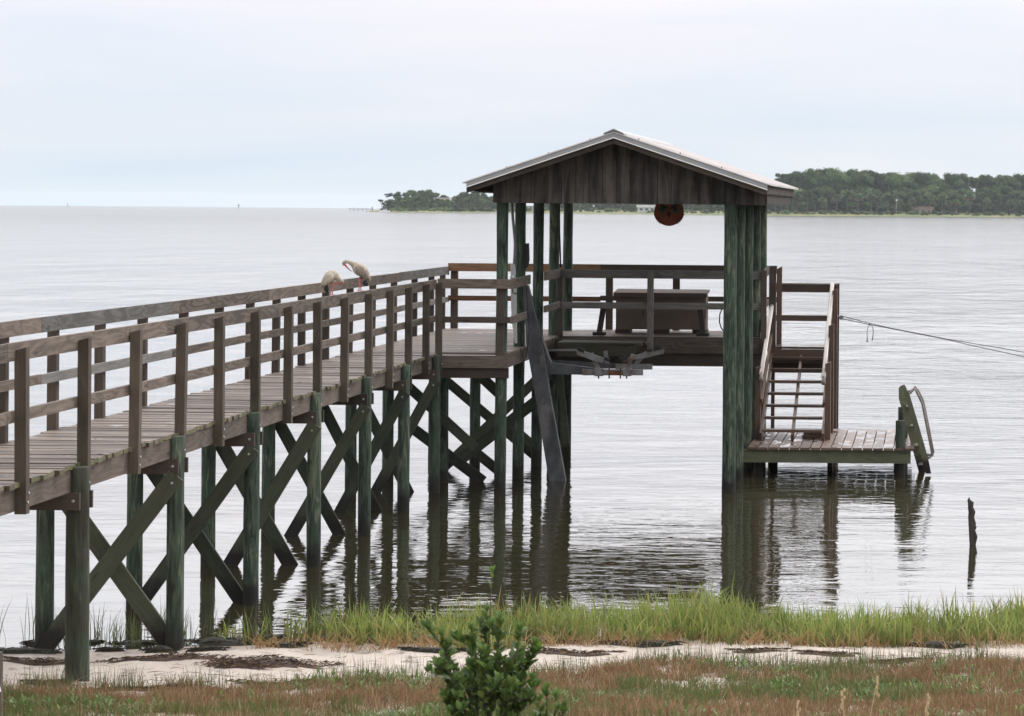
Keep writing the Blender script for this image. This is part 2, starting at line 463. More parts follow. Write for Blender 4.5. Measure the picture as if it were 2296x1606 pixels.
def np_mesh(name, verts, faces_tri_or_quad, cols, mat, smooth=False, parent=None, origin=None):
    """verts (n,3); faces list of (m,k) int arrays; cols (n,3) vertex colours"""
    o0 = ORG[parent.name] if parent is not None else Vector(origin if origin is not None else (0, 0, 0))
    me = bpy.data.meshes.new(name)
    verts = np.asarray(verts, dtype=np.float32) - np.array(o0, dtype=np.float32)
    me.vertices.add(len(verts)); me.vertices.foreach_set("co", verts.ravel())
    loops = np.concatenate([f.ravel() for f in faces_tri_or_quad]).astype(np.int32)
    tot = np.concatenate([np.full(len(f), f.shape[1], dtype=np.int32) for f in faces_tri_or_quad])
    st = np.concatenate([[0], np.cumsum(tot)[:-1]]).astype(np.int32)
    me.loops.add(len(loops)); me.loops.foreach_set("vertex_index", loops)
    me.polygons.add(len(tot)); me.polygons.foreach_set("loop_start", st); me.polygons.foreach_set("loop_total", tot)
    if smooth: me.polygons.foreach_set("use_smooth", np.ones(len(tot), dtype=bool))
    me.update(calc_edges=True)
    if cols is not None:
        ca = me.color_attributes.new("tint", 'FLOAT_COLOR', 'POINT')
        c4 = np.ones((len(verts), 4), dtype=np.float32); c4[:, :3] = cols
        ca.data.foreach_set("color", c4.ravel())
    me.validate()
    me.materials.append(mat)
    ob = bpy.data.objects.new(name, me)
    COL.objects.link(ob)
    if parent is not None: ob.parent = parent
    else: ob.location = o0
    ORG[ob.name] = o0
    return ob

def tag(o, label=None, cat=None, group=None, kind=None):
    if label: o["label"] = label
    if cat: o["category"] = cat
    if group: o["group"] = group
    if kind: o["kind"] = kind
    return o

def thing(name, label, cat, loc, group=None):
    o = bpy.data.objects.new(name, None)
    COL.objects.link(o); o.location = loc
    o.empty_display_size = 0.2
    ORG[o.name] = Vector(loc)
    return tag(o, label, cat, group)

# ------------------------------------------------------------------ terrain
def shore(x):
    return 26.95 + np.clip((x + 8.2) * 0.16, -1.0, 0.95) + 0.12 * np.sin(x * 1.9) + 0.06 * np.sin(x * 5.3 + 1)

def gz(x, y):
    d = shore(x) - y
    a = np.where(d > 0, 0.055 * d + 0.0035 * d * d, 0.05 * d)
    a = np.where(d > 10, 0.9 + 0.1 * (d - 10), a)
    a = np.clip(a, -1.6, 2.5)
    land = np.clip(d, 0, 1)
    a = a + land * (0.018 * np.sin(x * 2.1 + y * 1.3) + 0.012 * np.sin(x * 4.7 - y * 3.1) + 0.007 * np.sin(x * 11 + y * 7))
    return a

def gzf(x, y): return float(gz(np.array(x, dtype=float), np.array(y, dtype=float)))

def ground_hit(px, py):
    u, v = uv_(px, py)
    lo, hi = 6.0, 60.0
    for _ in range(50):
        mid = (lo + hi) / 2
        if H - v / F * mid > gzf(u / F * mid, mid): lo = mid
        else: hi = mid
    return Vector((u / F * lo, lo, gzf(u / F * lo, lo)))

def ybound(x):
    xc = [-9, -6.6, -5.2, -4.2, -2.9, -2.2, -1.2, -0.2, 0.8, 2.5, 5]
    yc = [22.75, 23.05, 23.35, 23.75, 24.75, 25.4, 25.45, 25.6, 26.05, 26.3, 26.4]
    return np.interp(x, xc, yc) + 0.14 * np.sin(x * 5.1) + 0.09 * np.sin(x * 11.7 + 1)

t = NT("beach_sand")
P, px_, py_, pz_ = t.pos()
flat = t.comb(t.math('MULTIPLY', px_, 1.0), t.math('MULTIPLY', py_, 0.55), pz_)
n_big = t.noise(flat, 1.1, 4.0, 0.55)
n_mid = t.noise(flat, 7.0, 5.0, 0.65, 0.6)
n_fin = t.noise(P, 60.0, 3.0, 0.6)
c = t.mix(t.rng(n_big, 0.3, 0.7), (0.39, 0.342, 0.295), (0.545, 0.49, 0.438))
c = t.mix(t.rng(n_fin, 0.35, 0.7, 0.0, 0.5), c, (0.46, 0.36, 0.29))
deb = t.math('MULTIPLY', t.rng(n_mid, 0.53, 0.62), t.rng(t.noise(flat, 2.2, 2.0), 0.42, 0.58), clamp=True)
c = t.mix(t.math('MULTIPLY', deb, 0.75), c, (0.085, 0.055, 0.04))
wetl = t.rng(t.math('ADD', pz_, t.math('MULTIPLY', n_mid, 0.03)), 0.02, 0.07, 1.0, 0.0, True)
c = t.mix(wetl, c, t.mix(0.5, (0.19, 0.15, 0.115), c))
soil = t.attr()[0]
c = t.mix(t.math('MULTIPLY', soil, t.rng(t.math('ADD', t.math('MULTIPLY', n_mid, 0.6), t.math('MULTIPLY', n_big, 0.55)), 0.42, 0.66, 1.0, 0.1)), c, t.mix(n_fin, (0.09, 0.058, 0.036), (0.19, 0.125, 0.08)))
t.base(c)
t.rough(t.rng(wetl, 0, 1, 0.9, 0.35))
t.put(t.p.inputs["Normal"], t.bump(t.math('ADD', t.math('MULTIPLY', n_mid, 1.2), t.math('MULTIPLY', n_fin, 0.35)), 0.7, 0.03))
M['sand'] = t.m

xs = np.unique(np.concatenate([np.linspace(-60, -9, 30), np.linspace(-9, 4, 261), np.linspace(4, 60, 40)]))
ys = np.unique(np.concatenate([np.linspace(-25, 17, 30), np.linspace(17, 30, 200), np.linspace(30, 62, 30)]))
GX, GY = np.meshgrid(xs, ys)
GZ = gz(GX, GY)
nx, ny = len(xs), len(ys)
V = np.stack([GX.ravel(), GY.ravel(), GZ.ravel()], 1)
ii = np.arange(nx * ny).reshape(ny, nx)
Q = np.stack([ii[:-1, :-1].ravel(), ii[:-1, 1:].ravel(), ii[1:, 1:].ravel(), ii[1:, :-1].ravel()], 1)
yb_ = ybound(V[:, 0])
cv_ = np.clip((yb_ - 0.25 - V[:, 1]) / 0.7, 0, 1)
tag(np_mesh("ground", V, [Q], np.stack([cv_, cv_, cv_], 1), M['sand'], True), kind="structure")

# ------------------------------------------------------------------ water: one sheet that follows the curve of the earth
t = NT("bay_water")
P, px_, py_, pz_ = t.pos()
t.base((0.028, 0.025, 0.013))
t.p.inputs["IOR"].default_value = 1.333
far = t.rng(py_, 47.0, 130.0, 0.0, 1.0, True)
mid = t.rng(py_, 30.0, 75.0, 0.0, 1.0, True)
gust = t.noise(t.comb(t.math('MULTIPLY', px_, 0.10), t.math('MULTIPLY', py_, 0.05), 0.0), 1.0, 4.0, 0.6)
# ripples: long crests roughly parallel to the shore
v1 = t.comb(t.math('MULTIPLY', px_, 1.0), t.math('MULTIPLY', py_, 2.6), 3.0)
r1 = t.noise(v1, 1.25, 3.0, 0.55, 0.5)
v2 = t.comb(t.math('MULTIPLY', px_, 1.0), t.math('MULTIPLY', py_, 1.7), 9.0)
r2 = t.noise(v2, 0.22, 2.0, 0.5, 0.3)
v3 = t.comb(t.math('MULTIPLY', px_, 1.0), t.math('MULTIPLY', py_, 1.5), 5.0)
r3 = t.noise(v3, 5.5, 2.0, 0.5)
hgt = t.math('ADD', t.math('MULTIPLY', r1, t.rng(mid, 0, 1, 0.0075, 0.020)), t.math('MULTIPLY', r2, 0.035))
hgt = t.math('ADD', hgt, t.math('MULTIPLY', r3, t.math('MULTIPLY', t.rng(gust, 0.42, 0.62, 0.1, 1.0), 0.0016)))
r4 = t.noise(t.comb(t.math('MULTIPLY', px_, 0.55), t.math('MULTIPLY', py_, 0.42), 7.0), 1.0, 3.0, 0.6, 0.3)
r5 = t.noise(t.comb(t.math('MULTIPLY', px_, 0.16), t.math('MULTIPLY', py_, 0.085), 2.0), 1.0, 4.0, 0.65, 0.2)
r6 = t.noise(t.comb(t.math('MULTIPLY', px_, 0.045), t.math('MULTIPLY', py_, 0.016), 4.0), 1.0, 4.0, 0.65)
chop = t.math('ADD', t.math('MULTIPLY', r4, 0.10), t.math('ADD', t.math('MULTIPLY', r5, 0.28), t.math('MULTIPLY', r6, 0.8)))
hgt = t.math('ADD', hgt, t.math('MULTIPLY', chop, far))
t.put(t.p.inputs["Normal"], t.bump(hgt, 1.0, 1.0))
t.rough(t.math('ADD', t.rng(far, 0, 1, 0.012, 0.11), t.math('MULTIPLY', t.math('MULTIPLY', far, t.math('SUBTRACT', gust, 0.5)), 0.10)))
df = t.n.new("ShaderNodeBsdfDiffuse"); df.inputs[0].default_value = (0.16, 0.155, 0.15, 1)  # grey blended in with distance, painting the far water's reflections darker
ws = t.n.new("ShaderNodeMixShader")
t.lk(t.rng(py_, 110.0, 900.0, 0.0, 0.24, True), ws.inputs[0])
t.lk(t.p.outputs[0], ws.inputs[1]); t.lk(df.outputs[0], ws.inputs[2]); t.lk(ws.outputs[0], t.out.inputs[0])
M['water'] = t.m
RE = 6371000.0
rs = np.concatenate([[0.01], np.geomspace(5, 11000, 70)])
na = 180
vv, ff = [], []
for r in rs:
    for k in range(na):
        a = 2 * math.pi * k / na
        vv.append((r * math.cos(a), r * math.sin(a), -r * r / (2 * RE)))
for i in range(len(rs) - 1):
    for k in range(na):
        k2 = (k + 1) % na
        ff.append((i * na + k, (i + 1) * na + k, (i + 1) * na + k2, i * na + k2))
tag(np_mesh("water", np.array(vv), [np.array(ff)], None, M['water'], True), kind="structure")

# ------------------------------------------------------------------ walkway pier
DECK, RAIL = H - 2.14, H - 1.08
def jf(y, off=0.0): return -6.975 - 0.0087 * (y - 23.8) + off          # outer face of the near joist
WID = 1.17                                                         # near face to far face
pier = thing("wooden_pier", "long weathered timber walkway on green pilings running out from the beach", "pier", (-7.6, 24, 0))
BENTS = [17.4, 20.58, 23.75, 26.95, 30.1, 33.3, 36.45, 39.3, 41.9]
Y0, Y1 = 11.0, 42.35
# decking
mb = MB()
y = Y0
while y < Y1 - 0.07:
    o = random.uniform(-0.012, 0.03)
    mb.beam((jf(y, 0.02 + o), y + 0.069, DECK - 0.019 + random.uniform(-0.006, 0.006)),
            (jf(y, -WID - 0.03 - o), y + 0.069, DECK - 0.019 + random.uniform(-0.006, 0.006)), 0.133, 0.038, endmoss=0.95)
    y += 0.145
mb.build("decking", M['deck'], pier)
for off, nm in ((-0.02, "joist"), (-WID / 2, "joist"), (-WID + 0.02, "joist")):
    mb = MB(); y = Y0
    while y < Y1:
        y2 = min(y + 4.76, Y1)
        mb.beam((jf(y, off), y + 0.002, DECK - 0.134), (jf(y2, off), y2 - 0.002, DECK - 0.134), 0.038, 0.184)
        y = y2
    mb.build(nm, M['joist'], pier)
def bolt(p, d=(0, -1, 0), r=0.013, parent=None):
    d = Vector(d); p = Vector(p)
    MB().tube([p, p + d * 0.008, p + d * 0.009], [r, r, r * 0.6], 8).build("bolt", M['bolt'], parent, True)
zbot = {3: -0.02, 4: -0.12, 5: -0.45, 6: -0.55, 7: -0.7, 8: -0.7, 2: 0.1, 1: 0.4}
for i, by in enumerate(BENTS):
    xn, xf = jf(by, 0.035), jf(by, -WID - 0.005)
    rn = 0.100 if i == 2 else 0.084
    zg = min(gzf(xn, by), 0.0) - 0.5
    lean = (random.uniform(-0.01, 0.015), 0)
    MB().pile(xn - lean[0] * 0.6, by, zg if zg < -0.4 else gzf(xn, by) - 0.4, DECK - 0.03, rn, rn * 0.94, lean,
              moss=0.6 if i == 2 else random.uniform(0, 0.15), tint=0.3 if i == 2 else None).build("piling", M['pile'], pier, True)
    MB().pile(xf, by, min(gzf(xf, by) - 0.4, -0.3), DECK - 0.06, 0.086, 0.08, moss=random.uniform(0, 0.25)).build("piling", M['pile'], pier, True)
    ct = DECK - 0.228
    for sgn, e in ((-1, 0.05), (1, 0.085)):
        cp = MB().beam((xf - 0.12, by + sgn * (rn + 0.018), ct - 0.07), (xn + e, by + sgn * (rn + 0.018), ct - 0.07), 0.038, 0.14)
        co = cp.build("cap_beam", M['cap'], pier)
        if sgn < 0:
            bolt((xn + 0.0, by - rn - 0.037, ct - 0.065), parent=co)
    zt = ct - 0.2
    zb = zbot.get(i, 0.3)
    if i < 2: zb = gzf(xn, by) + 0.05
    w_ = 0.165 if i in (3, 5) else 0.15
    if i < 3: continue
    br = MB().beam((xf + 0.0, by - rn - 0.02, zb), (xn + 0.03, by - rn - 0.02, zt + 0.05), 0.038, w_, up=(0, 0, 1)).build("brace", M['brace'], pier)
    bolt((xn - 0.005, by - rn - 0.039, zt - 0.02), parent=br)
    MB().beam((xn - 0.03, by + rn + 0.02, zb), (xf - 0.03, by + rn + 0.02, zt + 0.05), 0.038, w_).build("brace", M['brace'], pier)
# rail posts (outside the joists) and rails (inside the posts)
near_posts = [12.6, 14.2, 15.8, 17.4, 18.95, 20.5, 22.2, 23.87, 25.45, 27.05, 28.6, 30.2, 31.8, 33.4, 35.0, 36.6, 38.1, 39.55, 41.0, 42.15]
for k, yy in enumerate(near_posts):
    x = jf(yy, 0.0455); tl = random.uniform(-0.012, 0.012)
    zb = DECK - 0.235 - random.uniform(0, 0.03)
    m_ = MB().beam((x, yy, zb), (x + tl, yy + random.uniform(-.01, .01), RAIL - 0.03), 0.089, 0.089, up=(0, 1, 0), top_cut=0.025, moss=0.1)
    po = m_.build("rail_post", M['post'], pier)
    bolt((x + 0.045, yy - 0.01, DECK - 0.16), (1, 0, 0), 0.012, po)
    if k % 2 == 0: bolt((x + 0.045, yy + 0.01, DECK - 0.09), (1, 0, 0), 0.012, po)
far_posts = [12.4, 14.0, 15.6, 17.3, 18.9, 20.6, 22.3, 24.1, 25.75, 27.3, 28.9, 30.5, 32.2, 33.9, 35.5, 37.0, 38.6, 40.2, 41.9, 43.7, 45.6]
for yy in far_posts:
    x = jf(yy, -WID - 0.0455)
    MB().beam((x, yy, DECK - 0.23), (x + random.uniform(-.012, .012), yy, RAIL - 0.04), 0.089, 0.089, up=(0, 1, 0), top_cut=-0.02).build("rail_post", M['post'], pier)
def rail_run(pts_y, off, z, h, name, mats, par, ends):
    ya, yb = ends
    y = ya; k = 0
    while y < yb - 0.05:
        y2 = min(y + 4.78, yb)
        j = random.uniform(-0.006, 0.006)
        MB().beam((jf(y, off), y + 0.003, z + j), (jf(y2, off), y2 - 0.003, z + random.uniform(-0.006, 0.006)), 0.038, h).build(name, mats[k % len(mats)], par)
        y = y2; k += 1
rail_run(None, -0.019, RAIL - 0.07, 0.14, "top_rail", [M['rail'], M['rail'], M['rail']], pier, (12.4, 42.2))
rail_run(None, -0.019, RAIL - 0.56, 0.089, "mid_rail", [M['rail'], M['rail']], pier, (12.4, 42.2))
rail_run(None, -WID + 0.019, RAIL - 0.05, 0.14, "top_rail", [M['rail'], M['rail'], M['rail'], M['greyrail']], pier, (12.3, 50.6))
rail_run(None, -WID + 0.019, RAIL - 0.55, 0.089, "mid_rail", [M['rail'], M['rail'], M['rail'], M['greyrail']], pier, (12.3, 50.6))

# ------------------------------------------------------------------ platform at the end (L shaped) with its rails
PR = H - 1.03                                                      # rail height out here
SX = -6.095                                                        # slip edge
BX1 = -2.72                                                        # right end of back deck
BY0, BY1 = 47.9, 50.65
plat = thing("dock_platform", "weathered L shaped dock platform with rails around the boat slip", "dock platform", (-7, 46, 0))
mb = MB()
y = Y1
while y < BY1 - 0.1:
    x1 = SX + random.uniform(-0.01, 0.025)
    if y > BY0: x1 = BX1
    mb.beam((x1, y + 0.069, DECK - 0.019 + random.uniform(-.003, .003)), (jf(y, -WID - 0.03), y + 0.069, DECK - 0.019), 0.138, 0.038, endmoss=0.9)
    y += 0.145
mb.build("decking", M['deck'], plat)
mb = MB()                                                          # mossy landing lip by the slip
for k in range(3):
    mb.beam((SX + 0.13, 46.95 + k * 0.3, DECK - 0.07), (-4.62 + random.uniform(-0.05, .05), 46.95 + k * 0.3, DECK - 0.07), 0.28, 0.045)
mb.beam((SX + 0.13, 46.83, DECK - 0.19), (-4.7, 46.83, DECK - 0.17), 0.04, 0.19)
mb.build("mossy_step", M['mossdeck'], plat)
MB().beam((jf(Y1, 0.05), Y1 - 0.02, DECK - 0.134), (SX - 0.01, Y1 - 0.02, DECK - 0.134), 0.04, 0.184).build("fascia_board", M['joist'], plat)
MB().beam((jf(Y1, -1.0), Y1 + 0.02, DECK - 0.30), (SX - 0.01, Y1 + 0.02, DECK - 0.30), 0.05, 0.15).build("support_beam", M['cap'], plat)
MB().beam((SX - 0.06, Y1 + 0.01, DECK - 0.134), (SX - 0.06, BY0, DECK - 0.134), 0.04, 0.184).build("fascia_board", M['joist'], plat)
MB().beam((SX - 0.08, BY0 - 0.02, DECK - 0.15), (BX1, BY0 - 0.02, DECK - 0.15), 0.04, 0.235).build("fascia_board", M['joist'], plat)
MB().beam((SX - 0.3, BY0 + 0.06, DECK - 0.37), (BX1 + 0.05, BY0 + 0.06, DECK - 0.37), 0.06, 0.22).build("support_beam", M['cap'], plat)
MB().beam((jf(BY1, -WID), BY1 + 0.02, DECK - 0.15), (BX1, BY1 + 0.02, DECK - 0.15), 0.04, 0.235).build("fascia_board", M['joist'], plat)
MB().beam((BX1 + 0.02, BY0, DECK - 0.15), (BX1 + 0.02, BY1, DECK - 0.15), 0.04, 0.235).build("fascia_board", M['joist'], plat)
for (x, yv) in ((-8.07, 43.5), (-8.1, 47.7), (-7.23, 43.4), (-7.2, 46.3), (-3.0, 50.4), (-6.4, 50.3)):
    MB().pile(x, yv, -1.2, DECK - 0.26, 0.09, 0.083).build("piling", M['pile'], plat, True)
def tb(x, y, Y): return at((1150 + x / 3.211) / 1.4142, (1150 + y / 3.211) / 1.4142, Y)
for (x0, y0, x1, y1, Yb, wb) in ((410, 195, 1150, 875, 43.2, 0.15), (430, 610, 1230, 1210, 43.65, 0.16), (850, 185, 1760, 955, 46.6, 0.15), (1190, 130, 1420, 345, 45.1, 0.16),
                                 (690, 1200, 1760, 185, 45.4, 0.15), (1000, 985, 1790, 375, 44.25, 0.17), (1110, 880, 1400, 1115, 44.5, 0.15), (1500, 640, 1740, 850, 47.2, 0.15)):
    MB().beam(tb(x0, y0, Yb), tb(x1, y1, Yb), 0.038, wb).build("brace", M['brace'], plat)
def rail_x(x0, x1, yv, z, h, mat, name):
    MB().beam((x0, yv, z), (x1, yv, z), 0.038, h).build(name, mat, plat)
# front rail from the walkway corner to the slip, then a short return
rail_x(jf(42.2, 0.0), SX + 0.02, 42.27, RAIL - 0.055, 0.14, M['rail'], "top_rail")
rail_x(jf(42.2, 0.0), SX + 0.02, 42.27, RAIL - 0.58, 0.089, M['post'], "mid_rail")
MB().beam((SX - 0.13, 42.36, DECK - 0.23), (SX - 0.13, 42.36, RAIL + 0.0), 0.1, 0.089, up=(0, 1, 0)).build("rail_post", M['post'], plat)
MB().beam((SX + 0.04, 42.25, RAIL - 0.055), (SX + 0.04, 44.15, RAIL - 0.03), 0.038, 0.14).build("top_rail", M['rail'], plat)
MB().beam((SX + 0.04, 42.25, RAIL - 0.58), (SX + 0.04, 44.15, RAIL - 0.56), 0.038, 0.105).build("mid_rail", M['rail'], plat)
MB().beam((SX + 0.03, 46.0, PR - 0.075), (SX + 0.03, 47.86, PR - 0.07), 0.038, 0.14).build("top_rail", M['rail'], plat)
MB().beam((SX + 0.03, 46.0, PR - 0.60), (SX + 0.03, 47.86, PR - 0.585), 0.038, 0.105).build("mid_rail", M['rail'], plat)
MB().beam((SX + 0.03, 47.95, DECK), (SX + 0.03, 47.95, PR), 0.089, 0.12, up=(0, 1, 0)).build("rail_post", M['post'], plat)
rail_x(SX + 0.05, BX1 + 0.05, 47.88, PR - 0.075, 0.14, M['greyrail'], "top_rail")
rail_x(SX + 0.05, BX1 + 0.05, 47.88, PR - 0.595, 0.105, M['greyrail'], "mid_rail")
for xx in (-4.56,):
    MB().beam((xx, 47.82, DECK - 0.25), (xx, 47.82, PR - 0.01), 0.1, 0.089, up=(0, 1, 0)).build("rail_post", M['greyrail'], plat)
MB().beam((BX1 + 0.03, 47.85, DECK - 0.23), (BX1 + 0.03, 47.85, PR - 0.0), 0.089, 0.089, up=(0, 1, 0)).build("rail_post", M['post'], plat)
# far rail
xl = jf(BY1, -WID + 0.02)
rail_x(xl, -5.7, BY1 - 0.05, PR - 0.04, 0.14, M['freshrail'], "top_rail")
rail_x(-5.7, BX1 + 0.1, BY1 - 0.05, PR - 0.04, 0.14, M['post'], "top_rail")
rail_x(xl, -5.7, BY1 - 0.05, PR - 0.58, 0.089, M['freshrail'], "mid_rail")
rail_x(-5.7, BX1 + 0.1, BY1 - 0.05, PR - 0.56, 0.089, M['post'], "mid_rail")
for xx in (xl + 0.1, xl + 1.55, -5.55, -4.38, -3.0):
    MB().beam((xx, BY1 + 0.02, DECK - 0.2), (xx, BY1 + 0.02, PR - 0.03), 0.12, 0.089, up=(0, 1, 0)).build("rail_post", M['post'], plat)
for yy in (47.5, 49.2, 50.4):
    x = jf(yy, -WID - 0.0455)
    MB().beam((x, yy, DECK - 0.23), (x, yy, RAIL - 0.03), 0.089, 0.089, up=(0, 1, 0)).build("rail_post", M['post'], plat)
# right end rail with an angled top
MB().beam((BX1 + 0.02, 48.0, PR - 0.06), (BX1 + 0.02, 49.35, PR - 0.02), 0.038, 0.14).build("top_rail", M['post'], plat)
MB().beam((BX1 + 0.02, 48.0, PR - 0.58), (BX1 + 0.02, 49.35, PR - 0.56), 0.038, 0.105).build("mid_rail", M['post'], plat)
MB().beam((BX1 + 0.09, 49.4, DECK - 0.5), (BX1 + 0.09, 49.4, PR + 0.02), 0.12, 0.089, up=(0, 1, 0), top_cut=0.04).build("rail_post", M['post'], plat)
MB().beam((BX1 + 0.16, 50.3, DECK - 0.5), (BX1 + 0.16, 50.3, PR + 0.03), 0.09, 0.14, up=(0, 1, 0), top_cut=0.05).build("rail_post", M['stair'], plat)

# ------------------------------------------------------------------ boathouse: posts, gable, roof
bh = thing("boathouse", "open boat shelter with a dark plank gable and pale metal roof on tall round posts", "boathouse", (-4.4, 44.5, 0))
PYS = [42.45, 44.3, 46.35, 48.3, 50.1]
for k, yv in enumerate(PYS):
    MB().pile(-6.232 + 0.003 * k, yv, -1.3, 4.3, 0.089, 0.084, (0.01, 0)).build("post", M['pile'], bh, True)
for k, yv in enumerate((42.35, 44.3, 46.35, 48.3, 50.1)):
    MB().pile(-2.875 + 0.004 * k, yv, -1.3, 4.35, 0.1 if k == 0 else 0.092, 0.095 if k == 0 else 0.086, (0.0, 0), tint=0.75).build("post", M['pile'], bh, True)
RF, RB = 41.7, 50.3                                                # roof front / back
XR, ZR, XLE, XRE, ZE = -4.525, 5.225, -6.70, -2.25, 4.475
def roof_z(x): return ZR + (ZE - ZR) * (abs(x - XR) / (XRE - XR if x > XR else XR - XLE))
mb = MB(); n = 0
x = -6.335
while x < -2.34:
    x2 = min(x + 0.20, -2.33)
    zt0, zt1 = roof_z(x) - 0.06, roof_z(x2 - 0.005) - 0.06
    pts = [(x, 42.25, 4.20), (x2 - 0.007, 42.25, 4.20)]
    if x < XR < x2: pts += [(x2 - 0.007, 42.25, zt1), (XR, 42.25, ZR - 0.06), (x, 42.25, zt0)]
    else: pts += [(x2 - 0.007, 42.25, zt1), (x, 42.25, zt0)]
    mb.prism(pts, (0, 0.02, 0), tint=random.uniform(0.2, 0.75), uvrot=True)
    x = x2
gw = mb.build("gable_wall", M['siding'], bh)
MB().prism([(-6.325, 42.28, 4.21), (-2.345, 42.28, 4.21), (-2.345, 42.28, roof_z(-2.345) - 0.07), (XR, 42.28, ZR - 0.07), (-6.325, 42.28, roof_z(-6.325) - 0.07)], (0, 0.03, 0), tint=0.2).build("gable_backing", M['siding'], bh)
MB().prism([(-6.325, 49.9, 4.23), (-2.345, 49.9, 4.23), (-2.345, 49.9, roof_z(-2.345) - 0.07), (XR, 49.9, ZR - 0.07), (-6.325, 49.9, roof_z(-6.325) - 0.07)], (0, 0.03, 0), tint=0.2).build("gable_wall", M['siding'], bh)
for xx in (-6.19, -2.87):
    MB().beam((xx, 42.3, 4.28), (xx, 49.89, 4.28), 0.12, 0.16).build("header_beam", M['cap'], bh)
MB().beam((-2.37, 42.31, 4.30), (-2.37, 49.89, 4.30), 0.04, 0.16).build("header_beam", M['cap'], bh)
# roof sheets with raised ribs, one per slope
def roof_side(xe):
    mb = MB(); y = RF; s_ = 1 if xe > XR else -1
    a = Vector((xe - XR, 0, ZE - ZR)); n_ = Vector((-(ZE - ZR) * s_, 0, abs(xe - XR))).normalized()
    p0 = Vector((XR, 0, ZR)); p1 = p0 + a
    while y < RB - 0.01:
        y2 = min(y + 0.23, RB)
        mb.prism([p0 + Vector((0, y, 0)), p1 + Vector((0, y, 0)), p1 + Vector((0, y2 - 0.03, 0)), p0 + Vector((0, y2 - 0.03, 0))], n_ * 0.014, tint=0.5)
        mb.prism([p0 + Vector((0, y2 - 0.03, 0)), p1 + Vector((0, y2 - 0.03, 0)), p1 + Vector((0, y2, 0)), p0 + Vector((0, y2, 0))], n_ * 0.03, tint=0.5)
        y = y2
    return mb
rl = roof_side(XLE).build("roof_sheet", M['roof'], bh)
rr_ = roof_side(XRE).build("roof_sheet", M['roof'], bh)
mb = MB()
for s_ in (-1, 1):
    xe = XRE if s_ > 0 else XLE
    k = (ZE - ZR) / (xe - XR)
    for yy in np.arange(RF + 0.1, RB, 0.55):
        for d in (0.35, 0.95, 1.55):
            xx = XR + s_ * d
            mb.ball((xx, yy, ZR + k * s_ * d + 0.022), 0.013, 6, 3)
mb.build("roof_screws", M['galv'], bh)
mb = MB()
for s_ in (-1, 1):
    xe = XRE if s_ > 0 else XLE
    k = (ZE - ZR) / (xe - XR)
    q = [(XR, RF - 0.02, ZR + 0.055), (XR + s_ * 0.14, RF - 0.02, ZR + 0.04 + k * s_ * 0.14), (XR + s_ * 0.15, RF - 0.02, ZR + 0.025 + k * s_ * 0.15), (XR, RF - 0.02, ZR + 0.03)]
    if s_ < 0: q = q[::-1]
    mb.prism(q, (0, RB - RF + 0.04, 0), tint=0.4)
mb.build("ridge_cap", M['trim'], bh)
# rake: grey metal band, thin white edge, wooden band below
def rake(name, mat, d0, d1, yf, th, ins=0.0):
    for s_ in (-1, 1):
        xe = (XRE - ins if s_ > 0 else XLE + ins)
        ze = ZR + (ZE - ZR) * abs(xe - XR) / abs((XRE if s_ > 0 else XLE) - XR)
        pts = [(XR, yf, ZR - d0), (XR, yf, ZR - d1), (xe, yf, ze - d1), (xe, yf, ze - d0)]
        mb = MB()
        o = (pts[0][0], pts[0][1], pts[0][2])
        b = len(mb.v)
        mb.prism(pts, (0, th, 0), uvrot=True)
        mb.build(name, mat, bh)
rake("rake_trim", M['trim'], 0.002, 0.068, RF + 0.01, 0.03, 0.06)
rake("rake_edge", M['whitetrim'], 0.069, 0.083, RF - 0.025, 0.065, 0.06)
rake("rake_board", M['post'], 0.084, 0.16, RF + 0.02, 0.04, 0.06)
for xe, s_ in ((XLE, -1), (XRE, 1)):
    MB().beam((xe - s_ * 0.085, RF + 0.05, ZE - 0.055), (xe - s_ * 0.085, RB - 0.03, ZE - 0.055), 0.03, 0.115).build("eave_board", M['rail'], bh)
    MB().prism([(xe - s_ * 0.11, RF + 0.07, ZE - 0.13), (XLE + 0.36 if s_ < 0 else -2.325, RF + 0.07, ZE - 0.13), (XLE + 0.36 if s_ < 0 else -2.325, RB - 0.05, ZE - 0.13), (xe - s_ * 0.11, RB - 0.05, ZE - 0.13)][::1], (0, 0, 0.012)).build("soffit", M['siding'], bh)

# ------------------------------------------------------------------ low dock, stairs
LZ = 0.45
ld = thing("low_floating_dock", "low wet boarded landing just above the water at the foot of the stairs", "low dock", (-1.5, 46.8, 0))
mb = MB(); x = -2.76
while x < -0.3:
    mb.beam((x + 0.078, 44.9 + random.uniform(-.01, .01), LZ - 0.019), (x + 0.078, 48.8, LZ - 0.019), 0.147, 0.038, tint=random.uniform(0.25, 0.8))
    x += 0.162
mb.build("decking", M['wetdeck'], ld)
MB().beam((-2.86, 44.98, LZ - 0.14), (-0.23, 44.98, LZ - 0.14), 0.05, 0.2).build("edge_beam", M['lowbeam'], ld)
MB().beam((-2.86, 48.7, LZ - 0.14), (-0.23, 48.7, LZ - 0.14), 0.05, 0.2).build("edge_beam", M['lowbeam'], ld)
for xx in (-2.72, -1.5, -0.27):
    MB().beam((xx, 45.01, LZ - 0.13), (xx, 48.67, LZ - 0.13), 0.05, 0.18).build("joist", M['cap'], ld)
for (x, yv, zt) in ((-0.39, 45.1, 0.86), (-0.37, 47.0, 0.94), (-2.6, 45.25, LZ - 0.1), (-2.55, 48.4, LZ - 0.1), (-0.45, 48.5, LZ - 0.1)):
    MB().pile(x, yv, -1.3, zt, 0.082, 0.08, moss=0.2).build("piling", M['pile'], ld, True)

